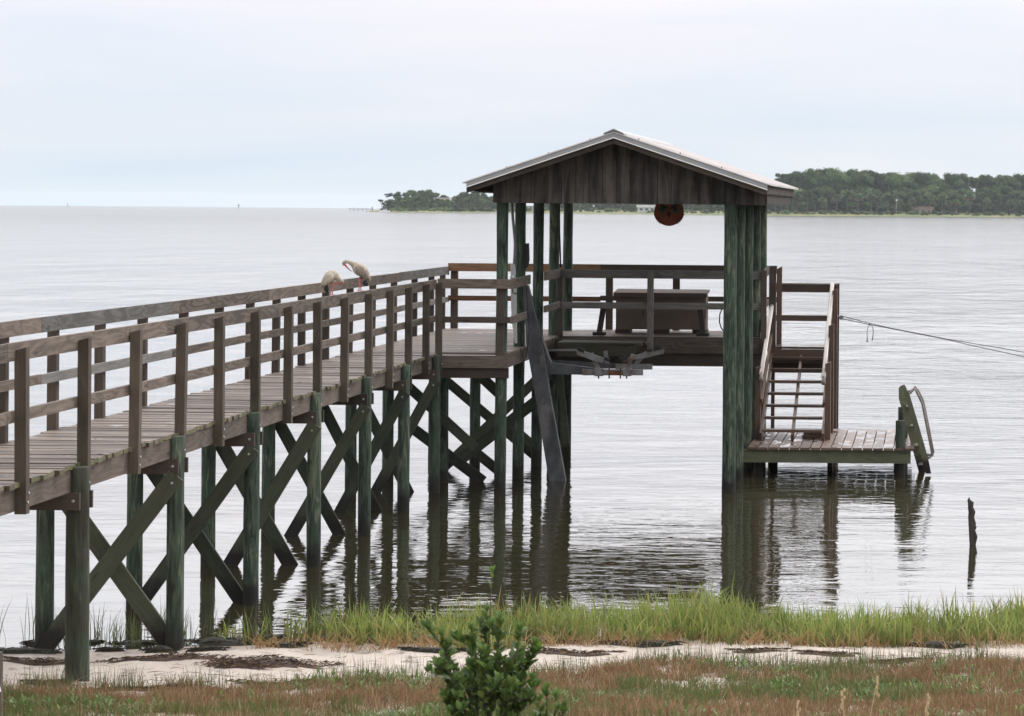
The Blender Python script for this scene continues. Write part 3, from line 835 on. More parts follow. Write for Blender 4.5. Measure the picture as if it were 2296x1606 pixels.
st = thing("wooden_staircase", "steep open tread wooden stairs with pale topped handrails down to the low landing", "staircase", (-2.2, 48, LZ))
LAND = 1.80
treads = [(at(1711, 1360.5 / 1.4142, 46.2)[0], 46.25, 0.62), (0, 46.72, 0.79), (0, 47.18, 0.955), (0, 47.6, 1.125), (0, 48.06, 1.295), (0, 48.6, 1.465), (0, 49.05, 1.635)]
for k, (_, yv, z) in enumerate(treads):
    MB().beam((-2.60, yv + 0.12, z - 0.02), (-1.66 - 0.012 * k, yv + 0.12, z - 0.02), 0.24, 0.04).build("tread", M['stair'], st)
for xx in (-2.63, -2.13, -1.64):
    MB().beam((xx, 46.2, LZ + 0.03), (xx, 49.35, LAND - 0.2), 0.04, 0.2 if xx != -2.13 else 0.16).build("stringer", M['stair'], st)
mb = MB()
for k in range(7):
    mb.beam((-2.66, 49.42 + k * 0.142, LAND - 0.019), (-1.62, 49.42 + k * 0.142, LAND - 0.019), 0.136, 0.038)
mb.build("landing", M['wetdeck'], st)
MB().beam((-2.66, 49.34, LAND - 0.16), (-1.62, 49.34, LAND - 0.16), 0.04, 0.235).build("landing_beam", M['stair'], st)
MB().beam((-2.6, 49.5, LAND - 0.36), (-1.64, 49.5, LAND - 0.36), 0.04, 0.18).build("landing_beam", M['cap'], st)
# posts either side
def spost(x, yv, z0, z1, w=0.089, d=0.14):
    MB().beam((x, yv, z0), (x, yv, z1), w, d, up=(0, 1, 0), top_cut=0.03).build("rail_post", M['stair'], st)
spost(-1.575, 46.5, LZ - 0.1, 1.70); spost(-1.575, 47.9, 0.0, 2.25); spost(-1.575, 49.75, -0.8, 2.78); spost(-1.55, 50.35, -0.8, 2.86, 0.06)
spost(-2.70, 46.6, LZ - 0.1, 1.62); spost(-2.71, 48.3, 0.0, 2.35); spost(-2.66, 50.35, -0.8, 2.84, 0.06)
# sloping handrails: board under a top piece coloured pale for sky sheen
def handrail(x, p0, p1):
    (ya, za), (yb, zb) = p0, p1
    hr = MB().beam((x, ya, za - 0.06), (x, yb, zb - 0.06), 0.036, 0.12).build("handrail", M['stair'], st)
    MB().tube([(x, ya + 0.02, za - 0.1), (x, ya - 0.03, za - 0.05), (x, ya - 0.02, za), (x, yb, zb + 0.004)], 0.036, 12).build("rail_top", M['stairrail'], hr, True)
    MB().beam((x, ya + 0.1, za - 0.45), (x, yb, zb - 0.5), 0.034, 0.09).build("mid_rail", M['stair'], st)
handrail(-1.64, (46.3, 1.46), (50.2, 2.84))
handrail(-2.64, (46.4, 1.50), (49.9, 2.66))
tr = MB().beam((-2.68, 50.36, 2.77), (-1.52, 50.36, 2.77), 0.038, 0.14).build("back_rail", M['stair'], st)
MB().beam((-2.68, 50.36, 2.851), (-1.52, 50.36, 2.851), 0.1, 0.022).build("rail_top", M['stairrail'], tr)
MB().beam((-2.66, 50.36, 2.25), (-1.56, 50.36, 2.25), 0.038, 0.1).build("back_rail", M['stair'], st)
MB().beam((-1.575, 49.7, 2.25), (-1.575, 50.34, 2.25), 0.03, 0.1).build("side_rail", M['stair'], st)
# stray boards lying on the landing below the stairs
lb = thing("stacked_boards", "short dark boards piled beside the foot of the stairs", "boards", (-1.9, 46.9, LZ), None)
for k in range(3):
    MB().beam((-2.0 + 0.02 * k, 46.95 + 0.03 * k, LZ + 0.025 + 0.041 * k), (-1.68, 46.95 + 0.05 * k, LZ + 0.025 + 0.041 * k), 0.3 - 0.05 * k, 0.038).build("board", M['stair'], lb)

# ------------------------------------------------------------------ swim ladder at the right end
la = thing("swim_ladder", "mossy plank ladder with a bent pipe handrail at the low dock's right end", "ladder", (-0.1, 45.6, 0))
for yv, q in ((45.35, [(395, 240), (430, 250), (490, 330), (600, 700), (770, 1290), (815, 1520), (730, 1520), (600, 1000), (480, 560)]),
              (45.9, [(328, 245), (355, 208), (415, 190), (445, 240), (560, 700), (730, 1520), (635, 1520), (520, 1100), (402, 700), (393, 620), (330, 400)])):
    pts = []
    for (a_, b_) in q:
        p = at((2780 + a_ / 4.72) / 1.4142, (1180 + b_ / 4.72) / 1.4142, yv); pts.append((p.x, yv, p.z))
    MB().prism(pts, (0, 0.045, 0), uvrot=True, moss=0.3).build("side_plank", M['ladder'], la)
for k in range(5):
    f = k / 4
    p = at(2037 + 36 * f, 915 + 175 * f, 45.35)
    MB().beam((p.x, 45.4, p.z), (p.x, 45.9, p.z), 0.07, 0.035).build("step", M['ladder'], la)
for yv in (45.42, 45.9):
    q = [(2030, 884), (2041, 882), (2050, 872), (2056, 880), (2068, 905), (2075, 940), (2091, 1022), (2084, 1027), (2072, 1026)]
    pts = [at(a_ + (2 if yv > 45.5 else 0), b_, 45.35) for a_, b_ in q]
    MB().tube([(p.x, yv, p.z) for p in pts], 0.021, 10).build("pipe_handrail", M['pipe'], la, True)

# ------------------------------------------------------------------ mooring line with pulley
pl = thing("line_pulley", "small pulley block hooked to an eye bolt on the outer stair post", "pulley", at(1876, 710, 49.75))
pc = at(1886, 712, 49.75)
e0 = at(1870, 709.5, 49.75)
MB().tube([e0 + Vector((-0.03, 0, 0)), e0 + Vector((0.02, 0, 0))], 0.006, 6).build("eye_bolt", M['bolt'], pl, True)
MB().tube([e0 + Vector((0.045 + 0.025 * math.cos(a), 0, 0.025 * math.sin(a))) for a in np.linspace(0, 2 * math.pi, 13)], 0.006, 6).build("eye_ring", M['bolt'], pl, True)
MB().tube([e0 + Vector((0.07, 0, 0)), pc + Vector((-0.03, 0, 0.01))], 0.007, 6).build("shackle", M['bolt'], pl, True)
MB().tube([pc + Vector((0, -0.02, 0)), pc + Vector((0, 0.02, 0))], 0.035, 14).build("sheave", M['rubber'], pl, True)
MB().prism([pc + Vector((-0.04, -0.024, 0.012)), pc + Vector((0.0, -0.024, 0.04)), pc + Vector((0.045, -0.024, 0.01)), pc + Vector((0.01, -0.024, -0.04))], (0, 0.006, 0)).build("cheek_plate", M['galvlight'], pl)
SX1 = 3.0
stk = Vector((SX1, 50.2, 1.35))
def sag(p0, p1, s_, n=24): return [p0.lerp(p1, i / n) - Vector((0, 0, s_ * 4 * (i / n) * (1 - i / n))) for i in range(n + 1)]
up_p, lo_p = pc + Vector((0.03, 0, 0.03)), pc + Vector((0.02, 0, -0.03))
A1 = [at(x, y, 49.8 + (x - 1890) * 0.0006) for x, y in ((1888, 709), (1945, 724), (2000, 736.5), (2060, 748), (2120, 760), (2180, 770), (2240, 780), (2296, 790))]
A2 = [at(x, y, 49.8 + (x - 1890) * 0.0006) for x, y in ((1888, 715), (1945, 727), (2000, 737.5), (2060, 749), (2120, 761), (2180, 775), (2240, 788), (2296, 800))]
A1.append(Vector((SX1, 50.2, 1.45))); A2.append(Vector((SX1, 50.2, 1.28)))
ml = thing("mooring_line", "doubled grey line running from the stair post pulley out to the right", "rope", pc)
MB().tube(A1, 0.0075, 6).build("upper_strand", M['rope'], ml, True)
MB().tube(A2, 0.0075, 6).build("lower_strand", M['rope'], ml, True)
kp = at(1950, 727, 49.83)
MB().tube([kp + Vector((0.01, 0, 0)), kp + Vector((-0.03, 0, -0.05)), kp + Vector((-0.045, 0, -0.14)), kp + Vector((-0.04, 0, -0.24)), kp + Vector((-0.042, 0, -0.31))], [0.007, 0.006, 0.006, 0.008, 0.014], 6).build("rope_tail", M['rope'], ml, True)
MB().tube([kp + Vector((0.01, 0, 0)), kp + Vector((0.05, 0, -0.05)), kp + Vector((0.065, 0, -0.13)), kp + Vector((0.055, 0, -0.22)), kp + Vector((0.045, 0, -0.28))], [0.007, 0.006, 0.006, 0.008, 0.012], 6).build("rope_tail", M['rope'], ml, True)
MB().ball(kp + Vector((0.005, 0, 0.0)), 0.02, 8, 5).build("knot", M['rope'], ml, True)
tag(MB().pile(SX1 + 0.1, 50.2, -1.2, 1.75, 0.09, 0.085).build("mooring_pile", M['pile'], None, True, (SX1 + 0.1, 50.2, 0)), "round mooring pile holding the far end of the grey line", "mooring pile")

# ------------------------------------------------------------------ boat lift
bl = thing("boat_lift", "galvanised steel boat lift with leaning track and cradle arms beside the slip", "boat lift", (-5.7, 45, 0))
LY = 43.9
def P2(x, y, Y=LY): return at(x, y, Y)
pts = [P2(1172, 640), P2(1184, 640), P2(1214, 760), P2(1232, 880), P2(1269, 1085), P2(1232, 1085), P2(1202, 900), P2(1180, 770)]
MB().prism(pts, (0, 0.14, 0), tint=0.5).build("track", M['galv'], bl)
MB().prism([P2(1214, 755, 44.05), P2(1229, 800, 44.05), P2(1240, 826, 44.05), P2(1222, 838, 44.05), P2(1205, 770, 44.05)], (0, 0.2, 0), tint=0.6).build("carriage", M['galv'], bl)
MB().prism([P2(1262, 1000, 47.6), P2(1278, 1005, 47.6), P2(1257, 800, 47.6), P2(1246, 800, 47.6)], (0, 0.06, 0)).build("track", M['brace'], bl)
for Yv, dx, dy, sc in ((44.1, 0, 0, 1.0), (46.6, 4, -14.5, 0.97)):
    def q(x, y): return at(1221 + (x - 1221) * sc + dx, 838 + (y - 838) * sc + dy, Yv)
    arm = [q(1212, 808), q(1224, 812), q(1366, 830), q(1366, 842), q(1224, 839), q(1216, 839)]
    if dx: arm = [at(1215, 806, Yv), at(1300, 812, Yv), at(1415, 818, Yv), at(1415, 827, Yv), at(1300, 827, Yv), at(1215, 826, Yv)]
    MB().prism(arm, (0, 0.1, 0), tint=0.5).build("lift_arm", M['galv'], bl)
    x0, x1, yb, yt = (1306, 1441, 842, 828) if not dx else (1380, 1462, 829, 816)
    MB().prism([at(x0, yt, Yv - 0.06), at(x1, yt + 1, Yv - 0.06), at(x1, yb, Yv - 0.06), at(x0, yb, Yv - 0.06)], (0, 0.09, 0)).build("cross_bar", M['galvlight'], bl)
    o = 20 if dx else 0
    cy = -13 if dx else 0
    for (fx, fy, tx, ty) in ((1342, 828, 1325, 792), (1405, 829, 1420, 794)):
        fx, tx, fy, ty = fx + o, tx + o + (12 if dx else 0), fy + cy, ty + cy * 0.4
        a_, b_ = at(fx, fy, Yv - 0.08), at(tx, ty, Yv - 0.08)
        su = MB().beam(a_, b_, 0.065, 0.012, up=(0, 1, 0)).build("support_strut", M['galvlight'], bl)
        if not dx:
            MB().prism([at(fx - 9, 827, Yv - 0.11), at(fx + 9, 827, Yv - 0.11), at(fx + 9, 844, Yv - 0.11), at(fx - 9, 844, Yv - 0.11)], (0, 0.16, 0)).build("clamp", M['galvlight'], bl)
            MB().tube([at(fx, 843, Yv - 0.05), at(fx, 849, Yv - 0.05)], 0.012, 8).build("bolt", M['rust'], bl, True)
        left = fx < 1385 + o - 5
        if left: bq = [(1292, 786), (1306, 787), (1362, 806), (1350, 814), (1330, 809), (1294, 795)]
        else: bq = [(1395, 811), (1402, 812), (1430, 805), (1459, 798), (1461, 788), (1452, 789), (1412, 800)]
        if dx and left: continue
        bq = [(x + o + (8 if dx else 0), y + cy * 0.35) for x, y in bq]
        bm_ = MB().prism([at(x, y, Yv - 0.12) for x, y in bq], (0, 0.06, 0)).build("bunk_bracket", M['galvlight'], bl)
        ends = ((1297, 785, 1304, 789), (1355, 806, 1360, 809)) if left else ((1388, 807, 1400, 805), (1449, 788, 1457, 786))
        for (ax, ay, bx, by) in ends:
            MB().beam(at(ax + o, ay + cy * 0.35 - 2, Yv - 0.17), at(bx + o + 6, by + cy * 0.35 - 1, Yv - 0.17), 0.05, 0.05, up=(0, 1, 0)).build("bunk_pad", M['rubber'], bm_)
    if not dx:
        for xx in (1366, 1391):
            MB().beam(at(xx, 825, Yv - 0.13), at(xx, 849, Yv - 0.13), 0.02, 0.03, up=(0, 1, 0)).build("clamp_bolt", M['rust'], bl)
        MB().prism([at(1366, 832, Yv - 0.12), at(1391, 832, Yv - 0.12), at(1391, 842, Yv - 0.12), at(1366, 842, Yv - 0.12)], (0, 0.03, 0)).build("clamp_plate", M['rust'], bl)

MB().beam(at(1222, 785.5, 46.4), at(1292, 785, 46.4), 0.03, 0.03).build("lift_rod", M['galvlight'], bl)
MB().tube([at(1192, 662, 43.87), at(1212, 745, 43.87), at(1226, 815, 43.95)], 0.007, 6).build("lift_wire", M['rubber'], bl)
for (x, y) in ((1204, 850), (1212, 905), (1222, 960), (1192, 770)):
    MB().tube([at(x + 8, y, 43.9), at(x + 8, y, 43.88)], 0.016, 8).build("track_bolt", M['rust'], bl)
# lift electrics on the left posts
cd = thing("electric_conduit", "thin grey conduit dropping between the two nearest left posts to a switch box", "conduit", at(1151, 615, 43.25))
MB().tube([at(1147, 450, 43.25), at(1150, 490, 43.25), at(1155, 545, 43.25), at(1154, 575, 43.25), at(1152, 605, 43.25)], 0.021, 8).build("conduit_pipe", M['plastic'], cd, True)
MB().prism([at(1144, 593, 43.2), at(1154, 592, 43.2), at(1155, 619, 43.2), at(1145, 620, 43.2)], (0, 0.08, 0)).build("switch_box", M['palebox'], cd)
MB().tube([at(1153, 634, 43.15), at(1149, 645, 43.15), at(1150, 656, 43.15), at(1155, 660, 43.15), at(1161, 656, 43.15), at(1164, 645, 43.15), at(1164, 636, 43.15)], 0.009, 6).build("cable_loop", M['rubber'], cd, True)
MB().prism([at(1144, 620, 43.4), at(1156, 622, 43.4), at(1158, 770, 43.4), at(1154, 770, 43.4), at(1147, 715, 43.4)], (0, 0.1, 0)).build("motor_cover", M['palebox'], cd)
mbx = MB().prism([at(1176, 546, 44.25), at(1184, 546, 44.25), at(1185, 584, 44.25), at(1182, 598, 44.25), at(1176, 604, 44.25)], (0, 0.14, 0)).build("post_box", M['rubber'], None, False, at(1180, 600, 44.25))
tag(mbx, "slim dark box fixed to the right side of the second left post", "box")
t_ = MB().tube([at(1180, 640, 43.6), at(1183, 700, 43.5), at(1187, 740, 43.45), at(1184, 775, 43.4), at(1179, 800, 43.4)], 0.009, 6).build("lift_cable", M['rubber'], None, True, at(1180, 800, 43.4))
tag(t_, "black cable hanging down along the leaning steel lift track", "cable")
t_ = MB().tube([at(1254, 452, 46.5), at(1254.5, 520, 46.5), at(1256, 560, 46.5), at(1257, 600, 46.5)], 0.014, 6).build("wall_conduit", M['rubber'], None, True, at(1257, 600, 46.5))
tag(t_, "dark straight conduit running down behind the fourth left post", "conduit")
t_ = MB().tube([at(1620, 690, 47.3), at(1614, 705, 47.3), at(1613, 722, 47.3), at(1617, 735, 47.3), at(1622, 742, 47.3)], 0.011, 6).build("garden_hose", M['rubber'], None, True, at(1618, 740, 47.3))
tag(t_, "loop of dark hose hanging on the left side of the right posts", "hose")

# ------------------------------------------------------------------ chest and bench on the back deck
ch = thing("storage_chest", "long weathered wooden storage chest with overhanging lid on the back deck", "chest", (-4.4, 49.5, DECK))
cY0, cY1 = 49.15, 49.75
def cx(px): return at(px, 700, cY0).x
zc0, zc1 = DECK + 0.07, at(1480, 662, cY0).z
mb = MB()
hb = (zc1 - zc0) / 3
for k in range(3):
    mb.box(cx(1381), cx(1580), cY0, cY0 + 0.03, zc0 + k * hb, zc0 + (k + 1) * hb - 0.003)
    mb.box(cx(1381), cx(1580), cY1 - 0.03, cY1, zc0 + k * hb, zc0 + (k + 1) * hb - 0.003)
    for xx in (1381, 1578):
        mb.box(cx(xx), cx(xx) + 0.03, cY0 + 0.031, cY1 - 0.031, zc0 + k * hb, zc0 + (k + 1) * hb - 0.003)
mb.box(cx(1383), cx(1578), cY0 + 0.03, cY1 - 0.03, zc0 + 0.01, zc0 + 0.03)
mb.build("chest_body", M['chest'], ch)
MB().prism([(cx(1376), cY0 - 0.05, zc1 + 0.005), (cx(1585), cY0 - 0.05, zc1 + 0.005), (cx(1585), cY1 + 0.02, zc1 + 0.05), (cx(1376), cY1 + 0.02, zc1 + 0.05)], (0, 0, 0.035)).build("lid", M['chest'], ch)
MB().beam((cx(1376), cY0 - 0.055, zc1 + 0.0), (cx(1585), cY0 - 0.055, zc1 + 0.0), 0.02, 0.075).build("lid_edge", M['chest'], ch)
for xx in (1395, 1480, 1568):
    MB().box(cx(xx) - 0.12, cx(xx) + 0.12, cY0 + 0.03, cY1 - 0.05, DECK + 0.002, zc0).build("foot", M['cap'], ch)
bn = thing("wooden_bench", "low plank bench with splayed legs behind the back deck rail", "bench", (-4.7, 48.5, DECK))
bz = DECK + 0.50
def bx(px): return at(px, 700, 48.5).x
MB().box(bx(1318), bx(1570), 48.3, 48.62, bz - 0.02, bz + 0.02).build("seat", M['joist'], bn)
for (xt, xb) in ((1354, 1345), (1571, 1577)):
    le = MB().beam((bx(xb), 48.45, DECK + 0.04), (bx(xt), 48.45, bz - 0.025), 0.085, 0.1, up=(0, 1, 0)).build("leg", M['cap'], bn)
    MB().box(bx(xb) - 0.1, bx(xb) + 0.1, 48.33, 48.58, DECK + 0.002, DECK + 0.05).build("foot_block", M['rubber'], le)

# ------------------------------------------------------------------ round painted owl face sign under the gable
SY = 44.6
sc_ = at(1500, 474, SY)
sr = 33.0 / F * SY
ow = thing("round_owl_sign", "round dark orange sign painted with a scowling owl face hanging below the gable", "sign", sc_)
m_owl = mat_plain("owl_paint", (0.19, 0.045, 0.016), 0.7, 0, 0.35, 14.0, stain=(0.06, 0.022, 0.012))
m_owld = mat_plain("owl_dark_paint", (0.012, 0.012, 0.012), 0.7)
m_owly = mat_plain("owl_eye_paint", (0.07, 0.062, 0.035), 0.7, 0, 0.3, 20.0)
mb = MB()
n = 40
pts = []
for k in range(n):
    a = 2 * math.pi * k / n
    pts.append(sc_ + Vector((sr * math.cos(a), 0, sr * math.sin(a))))
mb.prism(pts, (0, 0.03, 0))
mb.build("disc", m_owl, ow)
for side in (0, 1):
    mb = MB()
    for k in range(13):
        a = math.radians((-10 - 45 * k / 12) if side else (-125 - 45 * k / 12))
        p = sc_ + Vector((sr * 0.99 * math.cos(a), 0.004, sr * 0.99 * math.sin(a)))
        d = Vector((math.cos(a) * 0.5, 0, -1)).normalized() * 0.022
        sd_ = Vector((0.010, 0, 0.0))
        mb.prism([p - sd_ * 1.3 + Vector((0, 0, 0.03)), p + d, p + sd_ + Vector((0, 0, 0.03))], (0, 0.012, 0))
    mb.build("feather_fringe", m_owl, ow)
for s_ in (-1, 1):
    ec = sc_ + Vector((s_ * 0.105, -0.006, 0.025))
    ey = MB().tube([ec, ec + Vector((0, 0.007, 0))], 0.062, 20).build("eye", m_owly, ow)
    MB().tube([ec + Vector((-s_ * 0.01, -0.006, 0.012)), ec + Vector((-s_ * 0.01, 0.0, 0.012))], 0.036, 16).build("pupil", m_owld, ey)
    MB().prism([ec + Vector((s_ * 0.085, -0.012, 0.095)), ec + Vector((-s_ * 0.085, -0.012, 0.0)), ec + Vector((-s_ * 0.075, -0.012, 0.045)), ec + Vector((s_ * 0.05, -0.012, 0.12))], (0, 0.012, 0)).build("brow", m_owld, ow)
MB().prism([sc_ + Vector((-0.03, -0.012, -0.03)), sc_ + Vector((0.0, -0.012, 0.0)), sc_ + Vector((0.03, -0.012, -0.03)), sc_ + Vector((0.004, -0.012, -0.115))], (0, 0.012, 0)).build("beak", m_owld, ow)
MB().tube([sc_ + Vector((0, 0.015, sr - 0.01)), sc_ + Vector((0, 0.015, sr + 0.3))], 0.006, 6).build("hanging_wire", M['galv'], ow, True)

# ------------------------------------------------------------------ the two ibises on the near rail
m_feather = NT("cream_feathers")
P, px_, py_, pz_ = m_feather.pos()
fr = m_feather.noise(m_feather.comb(m_feather.math('MULTIPLY', px_, 1.0), py_, m_feather.math('MULTIPLY', pz_, 0.5)), 45.0, 4.0, 0.6)
m_feather.base(m_feather.mix(m_feather.rng(fr, 0.3, 0.7), (0.30, 0.25, 0.19), (0.56, 0.49, 0.40)))
m_feather.rough(0.9); m_feather.put(m_feather.p.inputs["Normal"], m_feather.bump(fr, 0.6, 0.008))
m_feather = m_feather.m
t = NT("mottled_feathers")
P, px_, py_, pz_ = t.pos()
fr = t.noise(t.comb(px_, py_, t.math('MULTIPLY', pz_, 0.45)), 38.0, 4.0, 0.65, 0.5)
t.base(t.mix(t.rng(fr, 0.32, 0.68), (0.09, 0.07, 0.055), (0.34, 0.28, 0.23)))
t.rough(0.9); t.put(t.p.inputs["Normal"], t.bump(fr, 0.6, 0.01))
m_mottle = t.m
m_bill = mat_plain("orange_red_bill", (0.50, 0.10, 0.06), 0.5, 0, 0.15, 30.0)
m_legs = mat_plain("pink_legs", (0.50, 0.16, 0.14), 0.6, 0, 0.2, 30.0)
m_black = mat_plain("black_feathers", (0.018, 0.020, 0.024), 0.6, 0, 0.3, 30.0)
m_eye = mat_plain("dark_eye", (0.01, 0.01, 0.01), 0.2)

def ibis(name, label, ox, oy, Y, foot, body, bill, legs, wing, black, head, eye, wing_mat):
    S = 1 / 8.92
    px0 = (ox + foot[0] * S) / 1.4142
    # ride exactly on the top of the near rail
    base = at(px0, 600, Y)
    bx_, bz_ = jf(Y, -0.019), RAIL - 0.0 + 0.002
    k_ = S / 1.4142 * Y / F
    def w(p, dy=0.0): return Vector((bx_ + (p[0] - foot[0]) * k_, Y + dy, bz_ - (p[1] - foot[1]) * k_))
    b = thing(name, label, "bird", (bx_, Y, bz_), "white ibises on the pier rail")
    MB().tube([w(p) for p in body], [p[2] * k_ for p in body], 16, True, 0.5, ((0, 1, 0), 0.72), 0.0, 0.0).build("body", m_feather, b, True)
    MB().tube([w(p, -p[3] * k_) for p in wing], [p[2] * k_ for p in wing], 12, True, 0.5, ((0, 1, 0), 0.35)).build("wing", wing_mat, b, True)
    MB().tube([w((p[0], p[1]), p[3] * k_) for p in wing], [p[2] * k_ for p in wing], 12, True, 0.5, ((0, 1, 0), 0.35)).build("wing", wing_mat, b, True)
    # loose feather tips at the lower edge of the wing
    mb = MB()
    for i in range(7):
        a_ = wing[-2]; c_ = wing[-1]
        f = (i - 3) / 3.0
        st_ = w((a_[0] + f * a_[2] * 0.7, a_[1]), -a_[3] * k_ * 0.9)
        en_ = w((c_[0] + f * 55, c_[1] + random.uniform(20, 70)), -a_[3] * k_ * 0.5)
        mb.tube([st_, st_.lerp(en_, 0.6), en_], [0.008, 0.007, 0.001], 6, True, 0.5, ((0, 1, 0), 0.4))
    mb.build("wing_feathers", m_feather, b, True)
    MB().tube([w(p) for p in bill], [p[2] * k_ for p in bill], 8).build("bill", m_bill, b, True)
    MB().tube([w(p) for p in black], [p[2] * k_ for p in black], 8, True, 0.5, ((0, 1, 0), 0.6)).build("wing_tip", m_black, b, True)
    MB().ball(w(eye, -0.016), 0.005, 8, 5).build("eye", m_eye, b, True)
    for dy, lg in zip((-0.012, 0.016), legs):
        l = MB().tube([w(p, dy) for p in lg], [p[2] * k_ for p in lg], 8).build("leg", m_legs, b, True)
        f0 = w(lg[-1], dy)
        mb = MB()
        for (dx, d2) in ((0.035, 0.012), (0.038, -0.012), (-0.03, 0.0), (0.03, -0.022)):
            mb.tube([f0 + Vector((0, 0, 0.004)), f0 + Vector((dx * 0.6, d2 * 0.6, 0.005)), f0 + Vector((dx, d2, 0.001))], [0.005, 0.004, 0.002], 6)
        mb.build("toes", m_legs, l, True)
    return b

ibis("white_ibis", "hunched cream ibis on the near rail tucking its red bill under itself", 1000, 780, 34.5, (495, 1320),
     [(205, 1085, 18), (250, 1010, 70), (330, 920, 125), (420, 830, 172), (505, 780, 188), (580, 780, 160), (640, 805, 105), (690, 850, 66), (735, 885, 50), (780, 910, 50), (815, 940, 47), (822, 972, 30), (815, 990, 10)],
     [(812, 962, 30), (770, 968, 27), (715, 980, 20), (640, 992, 14), (572, 985, 7)],
     [[(505, 960, 26), (500, 1080, 17), (488, 1140, 18), (478, 1312, 12)], [(530, 960, 26), (520, 1080, 17), (500, 1140, 18), (520, 1312, 12)]],
     [(560, 700, 60, 110), (470, 800, 130, 130), (380, 900, 120, 125), (300, 1000, 75, 100), (235, 1075, 30, 70)],
     [(340, 1040, 50), (350, 1120, 72), (365, 1185, 62), (380, 1245, 12)], (800, 940), (800, 945), m_feather)
ibis("white_ibis", "taller ibis with mottled brown wings on the near rail bending its neck to preen", 1000, 780, 36.3, (1288, 1185),
     [(1590, 890, 15), (1540, 820, 60), (1470, 730, 115), (1390, 650, 160), (1310, 590, 180), (1230, 540, 172), (1165, 480, 130), (1100, 430, 88), (1030, 395, 62), (960, 362, 50), (895, 350, 50), (845, 375, 56), (825, 425, 48), (838, 465, 22)],
     [(850, 425, 30), (880, 465, 28), (935, 530, 20), (1000, 590, 14), (1075, 632, 6)],
     [[(1290, 780, 30), (1283, 920, 18), (1285, 1000, 19), (1268, 1178, 12)], [(1325, 780, 30), (1325, 920, 18), (1322, 1000, 19), (1305, 1178, 12)]],
     [(1215, 490, 55, 100), (1290, 580, 120, 125), (1390, 680, 120, 125), (1480, 780, 75, 100), (1560, 870, 30, 70)],
     [(1400, 890, 55), (1435, 945, 80), (1470, 995, 70), (1500, 1045, 12)], (860, 400), (842, 410), m_mottle)

# ------------------------------------------------------------------ snag in the water, stake at the left edge
sp_ = at(2180, 1222, H * F / (1222 - 471.5))
sp_.z = 0
mb = MB()
pp = [(2181, 1250), (2181, 1220), (2182, 1205), (2179, 1190), (2179, 1175), (2177, 1160), (2179, 1148), (2176, 1138), (2177, 1128), (2172, 1122), (2173, 1115)]
mb.tube([at(a, b, sp_.y) for a, b in pp], [0.040, 0.036, 0.048, 0.038, 0.046, 0.038, 0.044, 0.034, 0.036, 0.020, 0.004], 12, True, 0.4, None, 0, 0.55)
mb.tube([at(2181, 1190, sp_.y), at(2187, 1184, sp_.y), at(2189, 1180, sp_.y)], [0.02, 0.014, 0.005], 7, True, 0.4, None, 0, 0.3)
mb.tube([at(2176, 1135, sp_.y), at(2170, 1130, sp_.y)], [0.016, 0.006], 7, True, 0.4)
sn = mb.build("dead_snag", M['snag'], None, True, sp_)
tag(sn, "dark broken tree stub standing in the water right of the dock", "dead stump")
gy = 19.2
lp = at(1, 1462, gy)
sk = thing("wooden_stake", "thin brown wooden stake at the left edge of the grass", "stake", (lp.x, gy, gzf(lp.x, gy)))
MB().beam((lp.x - 0.015, gy, gzf(lp.x, gy) - 0.3), (lp.x - 0.015, gy, lp.z), 0.05, 0.05, up=(0, 1, 0)).build("stake_post", M['rail'], sk)
a_ = at(-3, 1536, gy - 0.04)
MB().prism([a_ + Vector((-0.1, 0, 0.03)), a_ + Vector((-0.1, 0, -0.04)), a_ + Vector((0.014, 0, -0.045)), a_ + Vector((0.0, 0, 0.01))], (0, 0.01, 0)).build("stake_tag", M['whitetrim'], sk)

# ------------------------------------------------------------------ grasses
def blades(name, pos, hgt, wid, lean, colb, colt, mat, segs=4, curl=0.5):
    """pos (n,3), hgt (n,), lean (n,), colb/colt (n,3) base and tip colour"""
    n = len(pos)
    az = RNG.uniform(0, 2 * np.pi, n)
    dx, dy = np.cos(az), np.sin(az)
    fa = RNG.uniform(0, np.pi, n)
    wx, wy = np.cos(fa), np.sin(fa) * 0.6
    vs, cs = [], []
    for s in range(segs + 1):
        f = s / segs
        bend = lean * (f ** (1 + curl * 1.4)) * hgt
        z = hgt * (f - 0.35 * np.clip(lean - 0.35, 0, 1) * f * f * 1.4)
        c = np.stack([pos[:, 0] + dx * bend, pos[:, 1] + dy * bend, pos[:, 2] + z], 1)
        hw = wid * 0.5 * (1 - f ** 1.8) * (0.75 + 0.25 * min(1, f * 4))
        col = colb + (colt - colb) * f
        if s < segs:
            off = np.stack([wx * hw, wy * hw, np.zeros(n)], 1)
            vs += [c - off, c + off]; cs += [col, col]
        else:
            vs.append(c); cs.append(col)
    k = 2 * segs + 1
    Vv = np.stack(vs, 1).reshape(-1, 3); Cc = np.stack(cs, 1).reshape(-1, 3)
    b = (np.arange(n) * k)[:, None]
    quads = [np.concatenate([b + 2 * s, b + 2 * s + 1, b + 2 * s + 3, b + 2 * s + 2], 1) for s in range(segs - 1)]
    tris = np.concatenate([b + 2 * (segs - 1), b + 2 * (segs - 1) + 1, b + 2 * segs], 1)
    return np_mesh(name, Vv, quads + [tris], Cc, mat)

M['grass'] = mat_leaf("grass_blades", 0.4, 0.45)
M['dry'] = mat_leaf("dry_grass_blades", 0.3, 0.7)
def pick(n, cols, w, jit=0.2):
    cols = np.array(cols); i = RNG.choice(len(cols), n, p=np.array(w) / sum(w))
    return np.clip(cols[i] * RNG.uniform(1 - jit, 1 + jit, (n, 1)), 0, 1)

